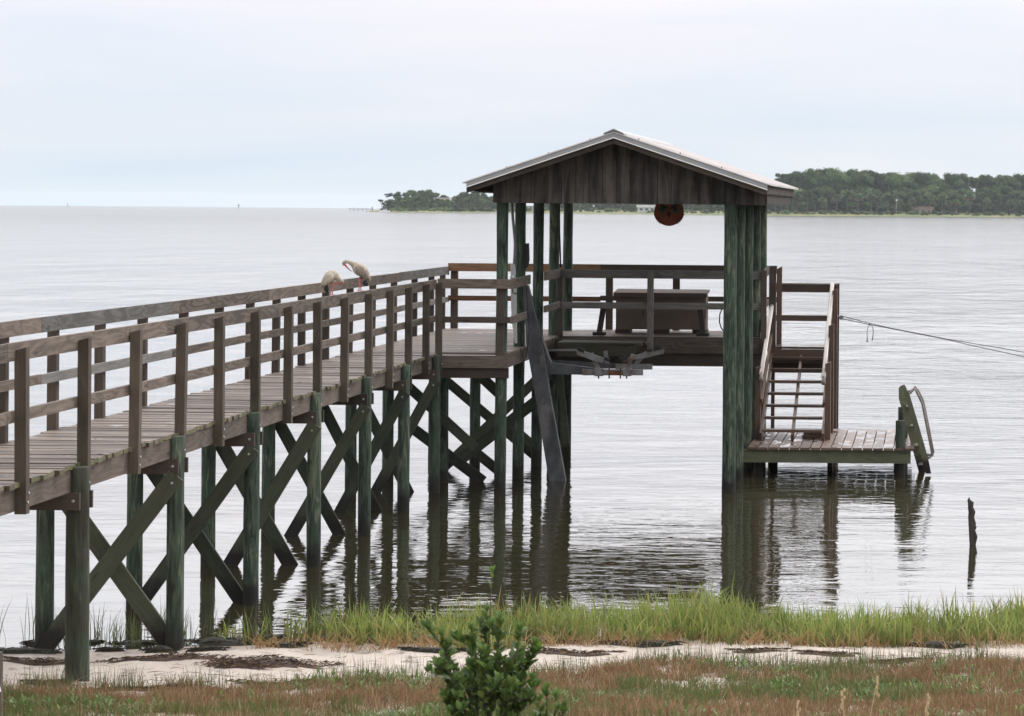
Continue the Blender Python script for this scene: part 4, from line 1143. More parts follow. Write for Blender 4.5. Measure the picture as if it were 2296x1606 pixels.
def marsh(n_cl, xr, yr_f, per, hr, dens=None):
    """clumped positions"""
    cx_ = RNG.uniform(xr[0], xr[1], n_cl); t_ = RNG.uniform(0, 1, n_cl)
    f0, f1 = yr_f(cx_)
    cy_ = f0 + (f1 - f0) * t_
    if dens is not None:
        keep = RNG.uniform(0, 1, n_cl) < dens(cx_, t_); cx_, cy_, t_ = cx_[keep], cy_[keep], t_[keep]
    n = len(cx_) * per
    ix = np.repeat(np.arange(len(cx_)), per)
    x = cx_[ix] + RNG.normal(0, 0.045, n); y = cy_[ix] + RNG.normal(0, 0.045, n)
    z = np.maximum(gz(x, y), -0.25) - 0.01
    h = np.repeat(RNG.uniform(hr[0], hr[1], len(cx_)), per) * RNG.uniform(0.55, 1.1, n)
    return np.stack([x, y, z], 1), h

def yr_marsh(x):
    wob = 0.22 * np.sin(x * 1.7) + 0.15 * np.sin(x * 4.1 + 2) + 0.08 * np.sin(x * 9.7)
    f0 = shore(x) - 0.62 + 0.14 * np.sin(x * 3.3) + 0.10 * np.sin(x * 8.3 + 1)
    f0 = np.where(x < -4.4, shore(x) - 0.55 + (-4.4 - x) * 0.32, f0)
    f1 = shore(x) + 1.5 + wob
    f1 = np.where(x < -4.0, shore(x) + 1.45 + wob * 0.6 - (-4.0 - x) * 0.22, f1)
    return f0, np.maximum(f1, f0 + 0.1)
def marsh_dens(x, t_):
    q = np.array([mnoise.noise(Vector((a * 1.5, b * 3.0, 14.0))) + 0.6 * mnoise.noise(Vector((a * 4.5, b * 6.0, 3.0))) for a, b in zip(x, t_)])
    left = np.clip((x + 6.5) / 2.3, 0.06, 1.0)
    return np.clip(0.72 + 1.1 * q, 0.12, 1) * left * np.where(t_ < 0.12, 0.6, 1.0)
pos, h = marsh(2250, (-6.9, 3.6), yr_marsh, 9, (0.21, 0.40), marsh_dens)
n = len(h)
hq = np.array([mnoise.noise(Vector((a * 1.1, b * 1.6, 44.0))) for a, b in zip(pos[:, 0], pos[:, 1])])
h = h * (1.0 + 0.55 * hq)
tall = RNG.uniform(0, 1, n) < 0.02
h = np.where(tall, h * 1.35, h)
pq = np.array([mnoise.noise(Vector((a * 0.9, b * 1.4, 60.0))) for a, b in zip(pos[:, 0], pos[:, 1])])[:, None]
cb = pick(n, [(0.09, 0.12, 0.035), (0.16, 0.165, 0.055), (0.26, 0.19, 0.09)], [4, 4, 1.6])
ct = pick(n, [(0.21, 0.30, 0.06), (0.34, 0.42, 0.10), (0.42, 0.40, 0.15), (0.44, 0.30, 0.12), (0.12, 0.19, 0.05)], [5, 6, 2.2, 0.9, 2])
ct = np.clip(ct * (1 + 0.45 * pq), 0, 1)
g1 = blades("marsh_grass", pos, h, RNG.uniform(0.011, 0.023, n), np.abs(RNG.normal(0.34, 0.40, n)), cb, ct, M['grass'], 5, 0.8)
tag(g1, "tall bright green marsh grass along the water's edge", "grass", kind="stuff")
# straw litter among and in front of the clumps
pos, h = marsh(420, (-6.2, 3.6), lambda x: (shore(x) - 0.78 + 0.0 * x, shore(x) - 0.1 + 0 * x), 7, (0.12, 0.28))
n = len(h)
c1 = pick(n, [(0.36, 0.22, 0.10), (0.44, 0.30, 0.15), (0.30, 0.16, 0.07)], [4, 3, 2])
g2 = blades("dead_grass", pos, h, RNG.uniform(0.006, 0.011, n), RNG.uniform(0.6, 1.3, n), c1 * 0.8, c1, M['dry'], 4, 0.3)
tag(g2, "straw coloured dead grass at the foot of the marsh grass", "dead grass", kind="stuff")
# thin reeds standing in the shallow water by the pilings
def yr_reed(x): return shore(x) + 0.15, shore(x) + 1.1 + 0.3 * np.sin(x * 2)
pos, h = marsh(190, (-8.9, -4.9), yr_reed, 5, (0.16, 0.40), lambda x, t: 0.55 + 0.45 * np.sin(x * 3.1))
pos[:, 2] = np.maximum(pos[:, 2], -0.1)
n = len(h)
c1 = pick(n, [(0.07, 0.10, 0.03), (0.11, 0.14, 0.05), (0.10, 0.08, 0.05)], [4, 4, 2])
g3 = blades("reeds", pos, h + 0.08, RNG.uniform(0.006, 0.011, n), np.abs(RNG.normal(0.2, 0.2, n)), c1, c1 * 1.5, M['grass'], 4, 0.6)
tag(g3, "sparse thin reeds standing in the shallows between the pilings", "reeds", kind="stuff")

# low red-brown and green cover of the foreground
def patch(x, y, f, seed):
    return np.array([mnoise.noise(Vector((a * f, b * f * 0.7, seed))) for a, b in zip(x, y)])
NB = 330000
x = RNG.uniform(-8.6, 3.4, NB); y = RNG.uniform(17.5, 26.6, NB)
yb = ybound(x)
q1 = patch(x, y, 0.9, 3.0); q2 = patch(x, y, 2.6, 8.0); q3 = patch(x, y, 0.55, 21.0); q4 = patch(x, y, 5.0, 31.0)
dpt = yb - y
prob = np.clip(dpt / 0.9, 0, 1) * 0.9 + 0.1
prob = np.where(dpt < 0, 0.0, prob) * np.clip(0.9 + 1.3 * q2 + 0.9 * q4, 0.08, 1)
bare = (q1 + 0.5 * q4 > 0.36) & (dpt > 0.5)
prob = np.where(bare, prob * 0.12, prob)
keep = RNG.uniform(0, 1, NB) < prob
x, y, q1, q2, q3, dpt = x[keep], y[keep], q1[keep], q2[keep], q3[keep], dpt[keep]
n = len(x)
green = (q3 + 0.35 * q2 > 0.10) | ((dpt < 0.55) & (RNG.uniform(0, 1, n) < 0.8))
green = np.where(RNG.uniform(0, 1, n) < 0.12, ~green, green)
brown = pick(n, [(0.205, 0.106, 0.058), (0.275, 0.155, 0.083), (0.16, 0.083, 0.048), (0.36, 0.255, 0.145), (0.16, 0.145, 0.06)], [5, 4, 2.5, 2.5, 2.5])
gre = pick(n, [(0.075, 0.12, 0.032), (0.11, 0.155, 0.045), (0.15, 0.13, 0.05)], [4, 4, 2])
cc = np.where(green[:, None], gre, brown)
h = np.where(dpt < 0.6, RNG.uniform(0.05, 0.17, n), RNG.uniform(0.04, 0.13, n))
pos = np.stack([x, y, gz(x, y) - 0.01], 1)
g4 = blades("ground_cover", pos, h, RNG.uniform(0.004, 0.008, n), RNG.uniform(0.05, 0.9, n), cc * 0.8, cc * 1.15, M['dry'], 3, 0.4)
tag(g4, "low red brown and green salt meadow plants covering the foreground", "ground cover", kind="stuff")
# dark blue-green rushes along the sand edge
NB = 5200
x = RNG.uniform(-8.4, 3.4, NB); t_ = RNG.uniform(0, 1, NB)
y = ybound(x) - 0.9 * t_ ** 1.5 + 0.12
q = patch(x, y, 1.7, 55.0)
k = q > 0.0
x, y = x[k], y[k]; n = len(x)
c1 = pick(n, [(0.05, 0.075, 0.035), (0.075, 0.10, 0.05), (0.13, 0.10, 0.055)], [4, 4, 2])
g5 = blades("salt_rushes", np.stack([x, y, gz(x, y) - 0.01], 1), RNG.uniform(0.07, 0.26, n), RNG.uniform(0.004, 0.007, n), np.abs(RNG.normal(0.12, 0.12, n)), c1, c1 * 1.3, M['grass'], 3, 0.5)
tag(g5, "dark green rushes along the upper edge of the sand", "rushes", kind="stuff")

NB = 9000
x = RNG.uniform(-8.4, 3.4, NB); y = RNG.uniform(17.5, 25.8, NB)
q = patch(x, y, 1.3, 91.0) + 0.5 * patch(x, y, 4.0, 12.0)
k = (y < ybound(x) - 0.3) & (q > 0.02)
x, y = x[k], y[k]; n = len(x)
c1 = pick(n, [(0.20, 0.10, 0.055), (0.34, 0.22, 0.12), (0.13, 0.065, 0.04), (0.44, 0.33, 0.20)], [4, 3, 3, 1.5])
g7 = blades("dry_stems", np.stack([x, y, gz(x, y) - 0.01], 1), RNG.uniform(0.09, 0.25, n), RNG.uniform(0.003, 0.006, n), np.abs(RNG.normal(0.35, 0.4, n)), c1 * 0.85, c1 * 1.1, M['dry'], 4, 0.5)
tag(g7, "dry brown stems standing above the low meadow plants", "dry stems", kind="stuff")
# leafy herbs: small bright rosettes
def leaves(name, cen, nrm, axis, ln, wd, col, mat, parent=None, fold=0.25):
    """pointed oval leaves: cen base point, axis direction of growth, nrm leaf normal"""
    n = len(cen)
    axis = axis / np.linalg.norm(axis, axis=1, keepdims=True)
    sdv = np.cross(axis, nrm); sdv /= np.linalg.norm(sdv, axis=1, keepdims=True) + 1e-9
    nn = np.cross(sdv, axis)
    L, Wd = ln[:, None], wd[:, None]
    prof = [(0.0, 0.06, 0), (0.22, 0.36, 0.02), (0.5, 0.5, 0.03), (0.78, 0.34, 0.0), (1.0, 0.02, -0.08)]
    vs = []
    for (f, w_, up_) in prof:
        c = cen + axis * L * f + nn * L * up_
        vs += [c - sdv * Wd * w_ + nn * Wd * w_ * fold, c, c + sdv * Wd * w_ + nn * Wd * w_ * fold]
    k = len(vs)
    Vv = np.stack(vs, 1).reshape(-1, 3)
    b = (np.arange(n) * k)[:, None]
    qs = []
    for s in range(len(prof) - 1):
        qs.append(np.concatenate([b + 3 * s, b + 3 * s + 1, b + 3 * s + 4, b + 3 * s + 3], 1))
        qs.append(np.concatenate([b + 3 * s + 1, b + 3 * s + 2, b + 3 * s + 5, b + 3 * s + 4], 1))
    Cc = np.repeat(col, k, axis=0)
    return np_mesh(name, Vv, qs, Cc, mat, True, parent)

M['leaf'] = mat_leaf("glossy_leaves", 0.28, 0.5, spec=0.35)
M['herb'] = mat_leaf("herb_leaves", 0.3, 0.5)
NH = 2400
x = RNG.uniform(-8, 3.2, NH); y = RNG.uniform(17.5, 25.6, NH)
q = patch(x, y, 0.8, 77.0) + 0.5 * patch(x, y, 3.0, 5.0)
k = (q > 0.16) & (y < ybound(x) - 0.25)
x, y = x[k], y[k]
per = 9
ix = np.repeat(np.arange(len(x)), per); n = len(ix)
az = RNG.uniform(0, 2 * np.pi, n); el = RNG.uniform(0.2, 1.2, n)
ax = np.stack([np.cos(az) * np.cos(el), np.sin(az) * np.cos(el), np.sin(el)], 1)
ce = np.stack([x[ix] + RNG.normal(0, 0.03, n), y[ix] + RNG.normal(0, 0.03, n), gz(x[ix], y[ix]) + RNG.uniform(0.0, 0.08, n)], 1)
g6 = leaves("low_herbs", ce, np.tile([[0.1, 0, 1.0]], (n, 1)), ax, RNG.uniform(0.035, 0.075, n), RNG.uniform(0.010, 0.019, n),
            pick(n, [(0.10, 0.17, 0.035), (0.14, 0.22, 0.05), (0.085, 0.13, 0.04)], [4, 3, 3]), M['herb'])
tag(g6, "small bright green leafy herbs scattered through the brown meadow", "herbs", kind="stuff")

M['straw'] = mat_plain("pale_straw", (0.42, 0.31, 0.18), 0.8, 0, 0.2, 40.0)
# tall thin seed stalks nearest the camera
for k, (px, py, Yv, lx) in enumerate(((1968, 1520, 13.5, 0.06), (1890, 1548, 14.5, -0.01), (1790, 1575, 14, 0.03), (2080, 1560, 13.2, 0.03))):
    top = at(px, py, Yv); gz0 = gzf(top.x, Yv)
    sk2 = thing("seed_stalk", ["tall leaning pale grass stalk in the right foreground", "short upright pale stalk left of the tall leaning stalk", "pale stalk furthest left in the right foreground", "rightmost pale stalk with a drooping seed head"][k], "grass stalk", (top.x - lx * 2, Yv, gz0), "pale seed stalks in the foreground")
    MB().tube([(top.x - lx * 2, Yv, gz0), (top.x - lx, Yv, (gz0 + top.z) / 2), tuple(top)], [0.003, 0.0025, 0.0015], 6).build("stem", M['straw'], sk2, True)
    mb = MB()
    for i in range(8):
        p = top + Vector((random.uniform(-.008, .008), random.uniform(-.008, .008), -0.012 * i))
        mb.ball(p, 0.006, 6, 4, (1, 1, 1.8))
    mb.build("seed_head", M['straw'], sk2, True)

# ------------------------------------------------------------------ seaweed wrack on the sand
def c0(x, y): return ((0 + x / 2.296) / 1.4142, (1950 + y / 2.296) / 1.4142)
def c3(x, y): return ((1300 + x / 2.87) / 1.4142, (1800 + y / 2.87) / 1.4142)
mats = [(c0(150, 275), 95, 6), (c0(250, 355), 75, 8), (c0(1180, 325), 125, 9), (c0(1960, 350), 130, 17), (c0(1750, 380), 60, 7), (c0(340, 510), 45, 11), (c0(1020, 222), 55, 8), (c0(1620, 208), 85, 9),
        (c0(2100, 235), 42, 8), (c0(250, 218), 22, 7), (c0(680, 218), 18, 6), (c0(800, 267), 30, 3), (c0(1165, 272), 36, 4), (c0(1510, 262), 38, 4), (c0(1950, 178), 35, 5),
        (c3(60, 605), 22, 12), (c3(60, 668), 40, 4), (c3(230, 770), 70, 4), (c3(1480, 800), 95, 8), (c3(1250, 690), 60, 4), (c3(2080, 712), 85, 6), (c3(1000, 690), 40, 4), (c0(1250, 545), 160, 7), (c0(2100, 520), 110, 8),
        ((1850, 1470), 60, 4), ((2090, 1452), 70, 4), ((1700, 1462), 60, 3), ((2010, 1487), 45, 4)]
vs, fs, cs = [], [], []
base_i = 0
sticks = []
for (c_, hw, hh) in mats:
    g = ground_hit(*c_)
    rx = hw / F * g.y; ry = hh * 0.55 * g.y * g.y / (F * (H - g.z)) * 1.2
    nr, nth = 6, 44
    seed = random.random() * 50
    ring = []
    for i in range(nr + 1):
        f = i / nr
        for k in range(nth):
            a = 2 * math.pi * k / nth
            e_ = 1 + 0.6 * mnoise.noise(Vector((math.cos(a) * 2, math.sin(a) * 2, seed))) + 0.45 * mnoise.noise(Vector((math.cos(a) * 6, math.sin(a) * 6, seed)))
            xx = g.x + rx * f * e_ * math.cos(a); yy = g.y + ry * f * e_ * math.sin(a)
            zz = gzf(xx, yy) + ((0.018 + 0.05 * min(1, ry * 1.5)) if g.z > 0.05 else 0.06) * (1 - f * f) * (0.7 + 0.6 * mnoise.noise(Vector((xx * 6, yy * 6, seed)))) + (0.006 if f < 1 else -0.012)
            vs.append((xx, yy, zz))
            b_ = 0.6 + 0.8 * random.random()
            cs.append((0.017 * b_, 0.016 * b_, 0.009 * b_) if g.z < 0.05 else (0.045 * b_, 0.026 * b_, 0.019 * b_) if hh > 4 else (0.06 * b_, 0.036 * b_, 0.026 * b_))
    for i in range(nr):
        for k in range(nth):
            k2 = (k + 1) % nth
            fs.append((base_i + i * nth + k, base_i + i * nth + k2, base_i + (i + 1) * nth + k2, base_i + (i + 1) * nth + k))
    base_i += (nr + 1) * nth
    for _ in range(int(160 + rx * ry * 2600)):
        a = random.random() * 6.283; f = random.random() ** 0.6 * 1.3
        sticks.append((g.x + rx * f * math.cos(a), g.y + ry * f * math.sin(a), ry, g.z < 0.05))
M['wrack'] = mat_leaf("dark_seaweed", 0.0, 0.75, 30.0)
wv, wf, wc = list(vs), list(fs), list(cs)
for (x, y, ry, wetm) in sticks:
    a = random.gauss(0, 0.7); L = random.uniform(0.03, 0.11); z = gzf(x, y) + 0.012 + min(0.045, ry * 0.05) * random.random()
    dx, dy = math.cos(a) * L, math.sin(a) * L
    w_ = random.uniform(0.002, 0.005); b_ = random.uniform(0.5, 1.7)
    col = (0.05 * b_, 0.028 * b_, 0.02 * b_) if random.random() < 0.8 else (0.2 * b_, 0.14 * b_, 0.08 * b_)
    if wetm: col = (0.020 * b_, 0.018 * b_, 0.010 * b_)
    i0 = len(wv)
    wv += [(x - dx / 2, y - dy / 2, z), (x, y, z + 0.018 + w_), (x + dx / 2, y + dy / 2, z + random.uniform(-0.005, 0.02)), (x, y, z + 0.018 - w_)]
    wf.append((i0, i0 + 1, i0 + 2, i0 + 3)); wc += [col] * 4
wr = np_mesh("seaweed_wrack", np.array(wv), [np.array(wf)], np.array(wc), M['wrack'])
tag(wr, "dark brown mats of dried seaweed strewn over the sand", "seaweed", kind="stuff")
# loose straw and twigs
wv, wf, wc = [], [], []
for _ in range(1500):
    x = random.uniform(-8, 3); y = float(ybound(np.array(x))) + random.gauss(-0.35, 0.5)
    if random.random() < 0.25: y = random.uniform(23.2, 26.8)
    if y > float(shore(np.array(x))) - 0.2: continue
    a = random.uniform(-0.7, 0.7) + (math.pi if random.random() < .5 else 0); L = random.uniform(0.05, 0.22); z = gzf(x, y) + 0.01
    dx, dy = math.cos(a) * L / 2, math.sin(a) * L / 2; w_ = random.uniform(0.0015, 0.003)
    i0 = len(wv); b_ = random.uniform(0.6, 1.4)
    col = random.choice([(0.28, 0.20, 0.13), (0.18, 0.11, 0.07), (0.38, 0.30, 0.22), (0.08, 0.05, 0.035)])
    z2 = gzf(x + dx, y + dy) + random.uniform(0.005, 0.03)
    wv += [(x - dx, y - dy, z), (x, y - w_, z + 0.012 + w_), (x + dx, y + dy, z2), (x, y + w_, z + 0.012 - w_)]
    wf.append((i0, i0 + 1, i0 + 2, i0 + 3)); wc += [tuple(q * b_ for q in col)] * 4
tw = np_mesh("straw_litter", np.array(wv), [np.array(wf)], np.array(wc), M['wrack'])
tag(tw, "loose straw and twigs lying along the top of the sand", "litter", kind="stuff")

# ------------------------------------------------------------------ foreground shrub
SHY = 17.2
def shrub(name, label, px, top_py, shoots, nleaf, spread, lsz, cat="shrub", zfrac=0.0):
    bs = at(px, 1700, SHY); g0 = gzf(bs.x, SHY)
    o = thing(name, label, cat, (bs.x, SHY, g0))
    top = at(px, top_py, SHY).z - g0
    mb = MB()
    cen, ax, nr, ln, wd, co = [], [], [], [], [], []
    def leafy(path, k, sz):
        for _ in range(k):
            f = random.random() ** 0.8
            i = min(int(f * (len(path) - 1)), len(path) - 2); g = f * (len(path) - 1) - i
            p = path[i].lerp(path[i + 1], g)
            az = random.uniform(0, 6.283); el = random.uniform(0.35, 1.35)
            d = Vector((math.cos(az) * math.cos(el), math.sin(az) * math.cos(el), math.sin(el)))
            cen.append(p); ax.append(d); nr.append((random.gauss(0, 0.4), random.gauss(-0.2, 0.4), 1))
            s_ = sz * random.uniform(0.5, 1.25); ln.append(s_); wd.append(s_ * random.uniform(0.36, 0.46))
            new = f > 0.93
            b_ = random.uniform(0.75, 1.25)
            co.append((0.115 * b_, 0.19 * b_, 0.04 * b_) if new else random.choice([(0.062 * b_, 0.108 * b_, 0.028 * b_), (0.095 * b_, 0.155 * b_, 0.038 * b_), (0.135 * b_, 0.20 * b_, 0.048 * b_)]))
    for (dx, hf, kk) in shoots:
        base = Vector((bs.x + dx * 0.12 * spread, SHY + random.uniform(-.05, .05), g0))
        tip = Vector((bs.x + dx * spread, SHY + random.uniform(-.16, .16) * min(1, spread * 3), g0 + top * hf))
        mid_ = base.lerp(tip, 0.5) + Vector((dx * spread * 0.12, random.uniform(-.03, .03), 0))
        path = [base, base.lerp(mid_, 0.5), mid_, mid_.lerp(tip, 0.5), tip]
        mb.tube(path, [0.008, 0.0065, 0.0055, 0.004, 0.002], 6, True, 0.3)
        leafy(path[1:], int(kk * nleaf * 0.45), lsz)
        # tip whorl
        for j in range(5):
            az = j * 1.3 + random.random(); d = Vector((math.cos(az) * 0.5, math.sin(az) * 0.5, 1))
            cen.append(tip); ax.append(d); nr.append((random.gauss(0, .5), -0.6, 0.6)); s_ = lsz * random.uniform(.6, .95); ln.append(s_); wd.append(s_ * 0.4); b_ = random.uniform(.8, 1.2)
            co.append((0.12 * b_, 0.19 * b_, 0.045 * b_))
        for j in range(int(5 * kk)):
            f = random.uniform(0.3, 0.92); s0 = path[0].lerp(path[-1], f)
            s0 = path[min(int(f * 4), 3)].lerp(path[min(int(f * 4) + 1, 4)], f * 4 % 1)
            e_ = s0 + Vector((random.gauss(0, 0.085), random.gauss(0, 0.085), random.uniform(0.03, 0.16))) * min(1, spread * 3)
            mb.tube([s0, s0.lerp(e_, 0.5), e_], [0.004, 0.003, 0.0015], 5, True, 0.3)
            leafy([s0, s0.lerp(e_, 0.5), e_], int(nleaf * 0.11), lsz)
            for j2 in range(4):
                az = j2 * 1.6 + random.random(); d = Vector((math.cos(az) * 0.6, math.sin(az) * 0.6, 1))
                cen.append(e_); ax.append(d); nr.append((random.gauss(0, .5), -0.6, 0.6)); s_ = lsz * random.uniform(.6, 1); ln.append(s_); wd.append(s_ * 0.42); b_ = random.uniform(.8, 1.2)
                co.append((0.085 * b_, 0.15 * b_, 0.038 * b_))
    mb.build("branches", M['snag'], o, True)
    leaves("foliage", np.array([tuple(c) for c in cen]), np.array(nr, dtype=float), np.array([tuple(a) for a in ax]), np.array(ln), np.array(wd), np.array(co), M['leaf'], o)
    return o
shrub("mangrove_shrub", "leafy dark green shrub standing alone in front of the marsh grass", 1084, 1290,
      [(0.08, 1.0, 0.16), (0.02, 0.779, 0.9), (-0.3, 0.665, 1.0), (-0.85, 0.646, 0.8), (-0.9, 0.494, 1.0), (0.35, 0.722, 1.0), (0.75, 0.684, 1.0), (0.95, 0.57, 1.0), (0.25, 0.475, 1.2), (-0.4, 0.399, 1.2), (0.6, 0.379, 1.2), (-0.75, 0.285, 1.0), (0.05, 0.57, 1.1), (0.95, 0.342, 0.7)], 160, 0.30, 0.068)
shrub("young_shrub", "small leafy shoot low in the foreground right of the dark shrub", 1225, 1545, [(0.0, 1.0, 0.5), (0.6, 0.85, 0.5), (-0.5, 0.75, 0.5), (1.0, 0.6, 0.4)], 40, 0.1, 0.06, "shrub")

# ------------------------------------------------------------------ far shore
t = NT("far_bank")
P, px_, py_, pz_ = t.pos()
nb_ = t.noise(t.comb(t.math('MULTIPLY', px_, 0.05), t.math('MULTIPLY', py_, 0.02), pz_), 1.0, 5.0, 0.6)
cbank = t.ramp(nb_, [(0.3, (0.09, 0.12, 0.045)), (0.5, (0.15, 0.17, 0.06)), (0.62, (0.22, 0.19, 0.09)), (0.75, (0.11, 0.14, 0.05))])
t.base(cbank); t.rough(0.95)
prof = [(820, 1830, 0.2), (850, 1810, 1.3), (900, 1800, 2.2), (1110, 1860, 2.4), (1400, 1880, 2.4), (1600, 1800, 2.4), (1750, 1740, 2.4), (1950, 1790, 2.6), (2296, 1880, 2.6), (2500, 1900, 2.6), (2800, 1950, 2.6)]
def prof_at(px):
    return float(np.interp(px, [p[0] for p in prof], [p[1] for p in prof])), float(np.interp(px, [p[0] for p in prof], [p[2] for p in prof]))
vs, fs = [], []
cols_ = np.arange(820, 2801, 12)
for px in cols_:
    d, hh = prof_at(px)
    d += 14 * mnoise.noise(Vector((px * 0.013, 0, 0))) + 5 * mnoise.noise(Vector((px * 0.06, 4, 0)))
    x0 = (px - XP) / F
    cz = -d * d / (2 * RE)
    for dd, z in ((0, -0.5), (4, 0.25), (30, hh * 0.55), (70, hh), (400, hh + 0.5)):
        vs.append((x0 * (d + (dd if dd < 100 else 0)), d + dd, cz + z))
fs = [(i * 5 + j, (i + 1) * 5 + j, (i + 1) * 5 + j + 1, i * 5 + j + 1) for i in range(len(cols_) - 1) for j in range(4)]
tag(np_mesh("far_shore", np.array(vs), [np.array(fs)], None, t.m, True), kind="structure")

# tree prototypes: crown = leaf-clump cards spread through several lobes, over a branching trunk
t = NT("far_canopy")
*_, c = t.attr()
oi = t.n.new("ShaderNodeObjectInfo")
kk = t.rng(oi.outputs["Random"], 0, 1, 0.5, 2.0)
c = t.mix(1.0, c, t.comb(kk, kk, t.math('MULTIPLY', kk, 0.95)), 'MULTIPLY')
t.base(c); t.rough(0.85); t.p.inputs["Specular IOR Level"].default_value = 0.1
M['canopy'] = t.m
M['bark'] = mat_plain("far_bark", (0.10, 0.085, 0.07), 0.9, 0, 0.3, 0.5)
def crown_mesh(name, lobes, ncard, size, cols, squash=1.0):
    r_ = RNG
    cen, rad = np.array([l[:3] for l in lobes]), np.array([l[3] for l in lobes])
    pr = rad ** 2; pr = pr / pr.sum()
    li = r_.choice(len(lobes), ncard, p=pr)
    d = r_.normal(size=(ncard, 3)); d /= np.linalg.norm(d, axis=1, keepdims=True)
    d[:, 2] = np.where(d[:, 2] < -0.35, -d[:, 2], d[:, 2])
    rr = rad[li] * r_.uniform(0.72, 1.08, ncard)
    p = cen[li] + d * rr[:, None] * np.array([1, 1, squash])
    nrm = d + np.array([0, 0, 0.35]) + r_.normal(scale=0.3, size=(ncard, 3)); nrm /= np.linalg.norm(nrm, axis=1, keepdims=True)
    a = np.cross(nrm, r_.normal(size=(ncard, 3))); a /= np.linalg.norm(a, axis=1, keepdims=True)
    b = np.cross(nrm, a)
    s_ = size * r_.uniform(0.5, 1.2, ncard)[:, None]
    quad = [p + a * s_ * 0.9, p + b * s_ * 0.6 + a * s_ * 0.1, p - a * s_ * 0.8, p - b * s_ * 0.7]
    Vv = np.stack(quad, 1).reshape(-1, 3)
    F4 = np.arange(ncard * 4).reshape(-1, 4)
    lc = np.array(cols)[r_.choice(len(cols), len(lobes))]
    c = lc[li] * r_.uniform(0.7, 1.3, (ncard, 1))
    c = np.repeat(c, 4, axis=0)
    # cores so that no sky shows through the middle of a lobe
    cv, cf, ccol = [], [], []
    n0 = len(Vv)
    for (x, y, z, r) in lobes:
        seg, rings = 9, 6; bi = n0 + len(cv)
        for i in range(rings + 1):
            ph = math.pi * i / rings
            for k in range(seg):
                th = 2 * math.pi * k / seg
                q = 0.74 * (1 + 0.2 * math.sin(th * 3 + x) * math.sin(ph * 2 + y))
                cv.append((x + r * q * math.sin(ph) * math.cos(th), y + r * q * math.sin(ph) * math.sin(th), z + r * q * math.cos(ph) * squash)); ccol.append(np.array(cols[0]) * 0.9)
        for i in range(rings):
            for k in range(seg):
                k2 = (k + 1) % seg
                cf.append((bi + i * seg + k, bi + (i + 1) * seg + k, bi + (i + 1) * seg + k2, bi + i * seg + k2))
    Vv = np.concatenate([Vv, np.array(cv)]); c = np.concatenate([c, np.array(ccol)]); F4 = np.concatenate([F4, np.array(cf)])
    ob = np_mesh(name, Vv, [F4], c, M['canopy'])
    COL.objects.unlink(ob)
    return ob.data
def trunk_mesh(name, h, r, forks=3):
    mb = MB()
    mb.tube([(0, 0, -1), (0.1 * r, 0, h * 0.3), (0, 0, h * 0.6)], [r, r * 0.75, r * 0.55], 7)
    for k in range(forks):
        a = 2 * math.pi * k / forks + 0.5
        mb.tube([(0, 0, h * (0.35 + 0.06 * k)), (math.cos(a) * h * 0.16, math.sin(a) * h * 0.16, h * 0.6), (math.cos(a) * h * 0.28, math.sin(a) * h * 0.28, h * 0.85)], [r * 0.5, r * 0.35, r * 0.15], 6)
    ob = mb.build(name, M['bark'], None, True); COL.objects.unlink(ob)
    return ob.data
OAKC = [(0.022, 0.042, 0.016), (0.036, 0.062, 0.022), (0.050, 0.078, 0.027), (0.064, 0.088, 0.034)]
def oak_lobes(n, w, seed):
    rd = random.Random(seed); L = []
    for k in range(n):
        a = rd.uniform(0, 6.283); q = math.sqrt(rd.random()) * w * 0.75
        z = 0.62 + 0.30 * (1 - (q / (w * 0.8)) ** 2) * rd.uniform(0.6, 1)
        L.append((q * math.cos(a), q * math.sin(a), z, rd.uniform(0.11, 0.19)))
    L += [(0, 0, 0.82, 0.18), (w * 0.35, 0, 0.6, 0.2), (-w * 0.4, 0, 0.55, 0.2), (0, -w * 0.3, 0.45, 0.2), (w * 0.1, 0.1, 0.35, 0.18)]
    for k in range(6):
        a = k * 1.05 + rd.random(); L.append((w * 0.6 * math.cos(a), w * 0.6 * math.sin(a), rd.uniform(0.16, 0.4), rd.uniform(0.13, 0.19)))
    L.append((0, 0, 0.18, 0.2))
    return L
PROTO = {}
for k in range(4):
    PROTO['oak', k] = (crown_mesh("oak_crown", oak_lobes(13, 0.46 + 0.05 * k, 40 + k), 1500, 0.045, OAKC[k % 2:k % 2 + 3], 0.8), trunk_mesh("oak_trunk", 0.7, 0.03))
for k in range(2):   # looser flat-topped pine
    rd = random.Random(90 + k)
    L = [(rd.uniform(-.28, .28), rd.uniform(-.2, .2), rd.uniform(0.72, 0.93), rd.uniform(0.07, 0.12)) for _ in range(9)] + [(0, 0, 0.85, 0.13)]
    PROTO['pine', k] = (crown_mesh("pine_crown", L, 900, 0.04, [(0.035, 0.055, 0.026), (0.05, 0.072, 0.034)], 0.55), trunk_mesh("pine_trunk", 0.95, 0.016, 4))
PALC = [(0.060, 0.092, 0.045), (0.095, 0.125, 0.065)]
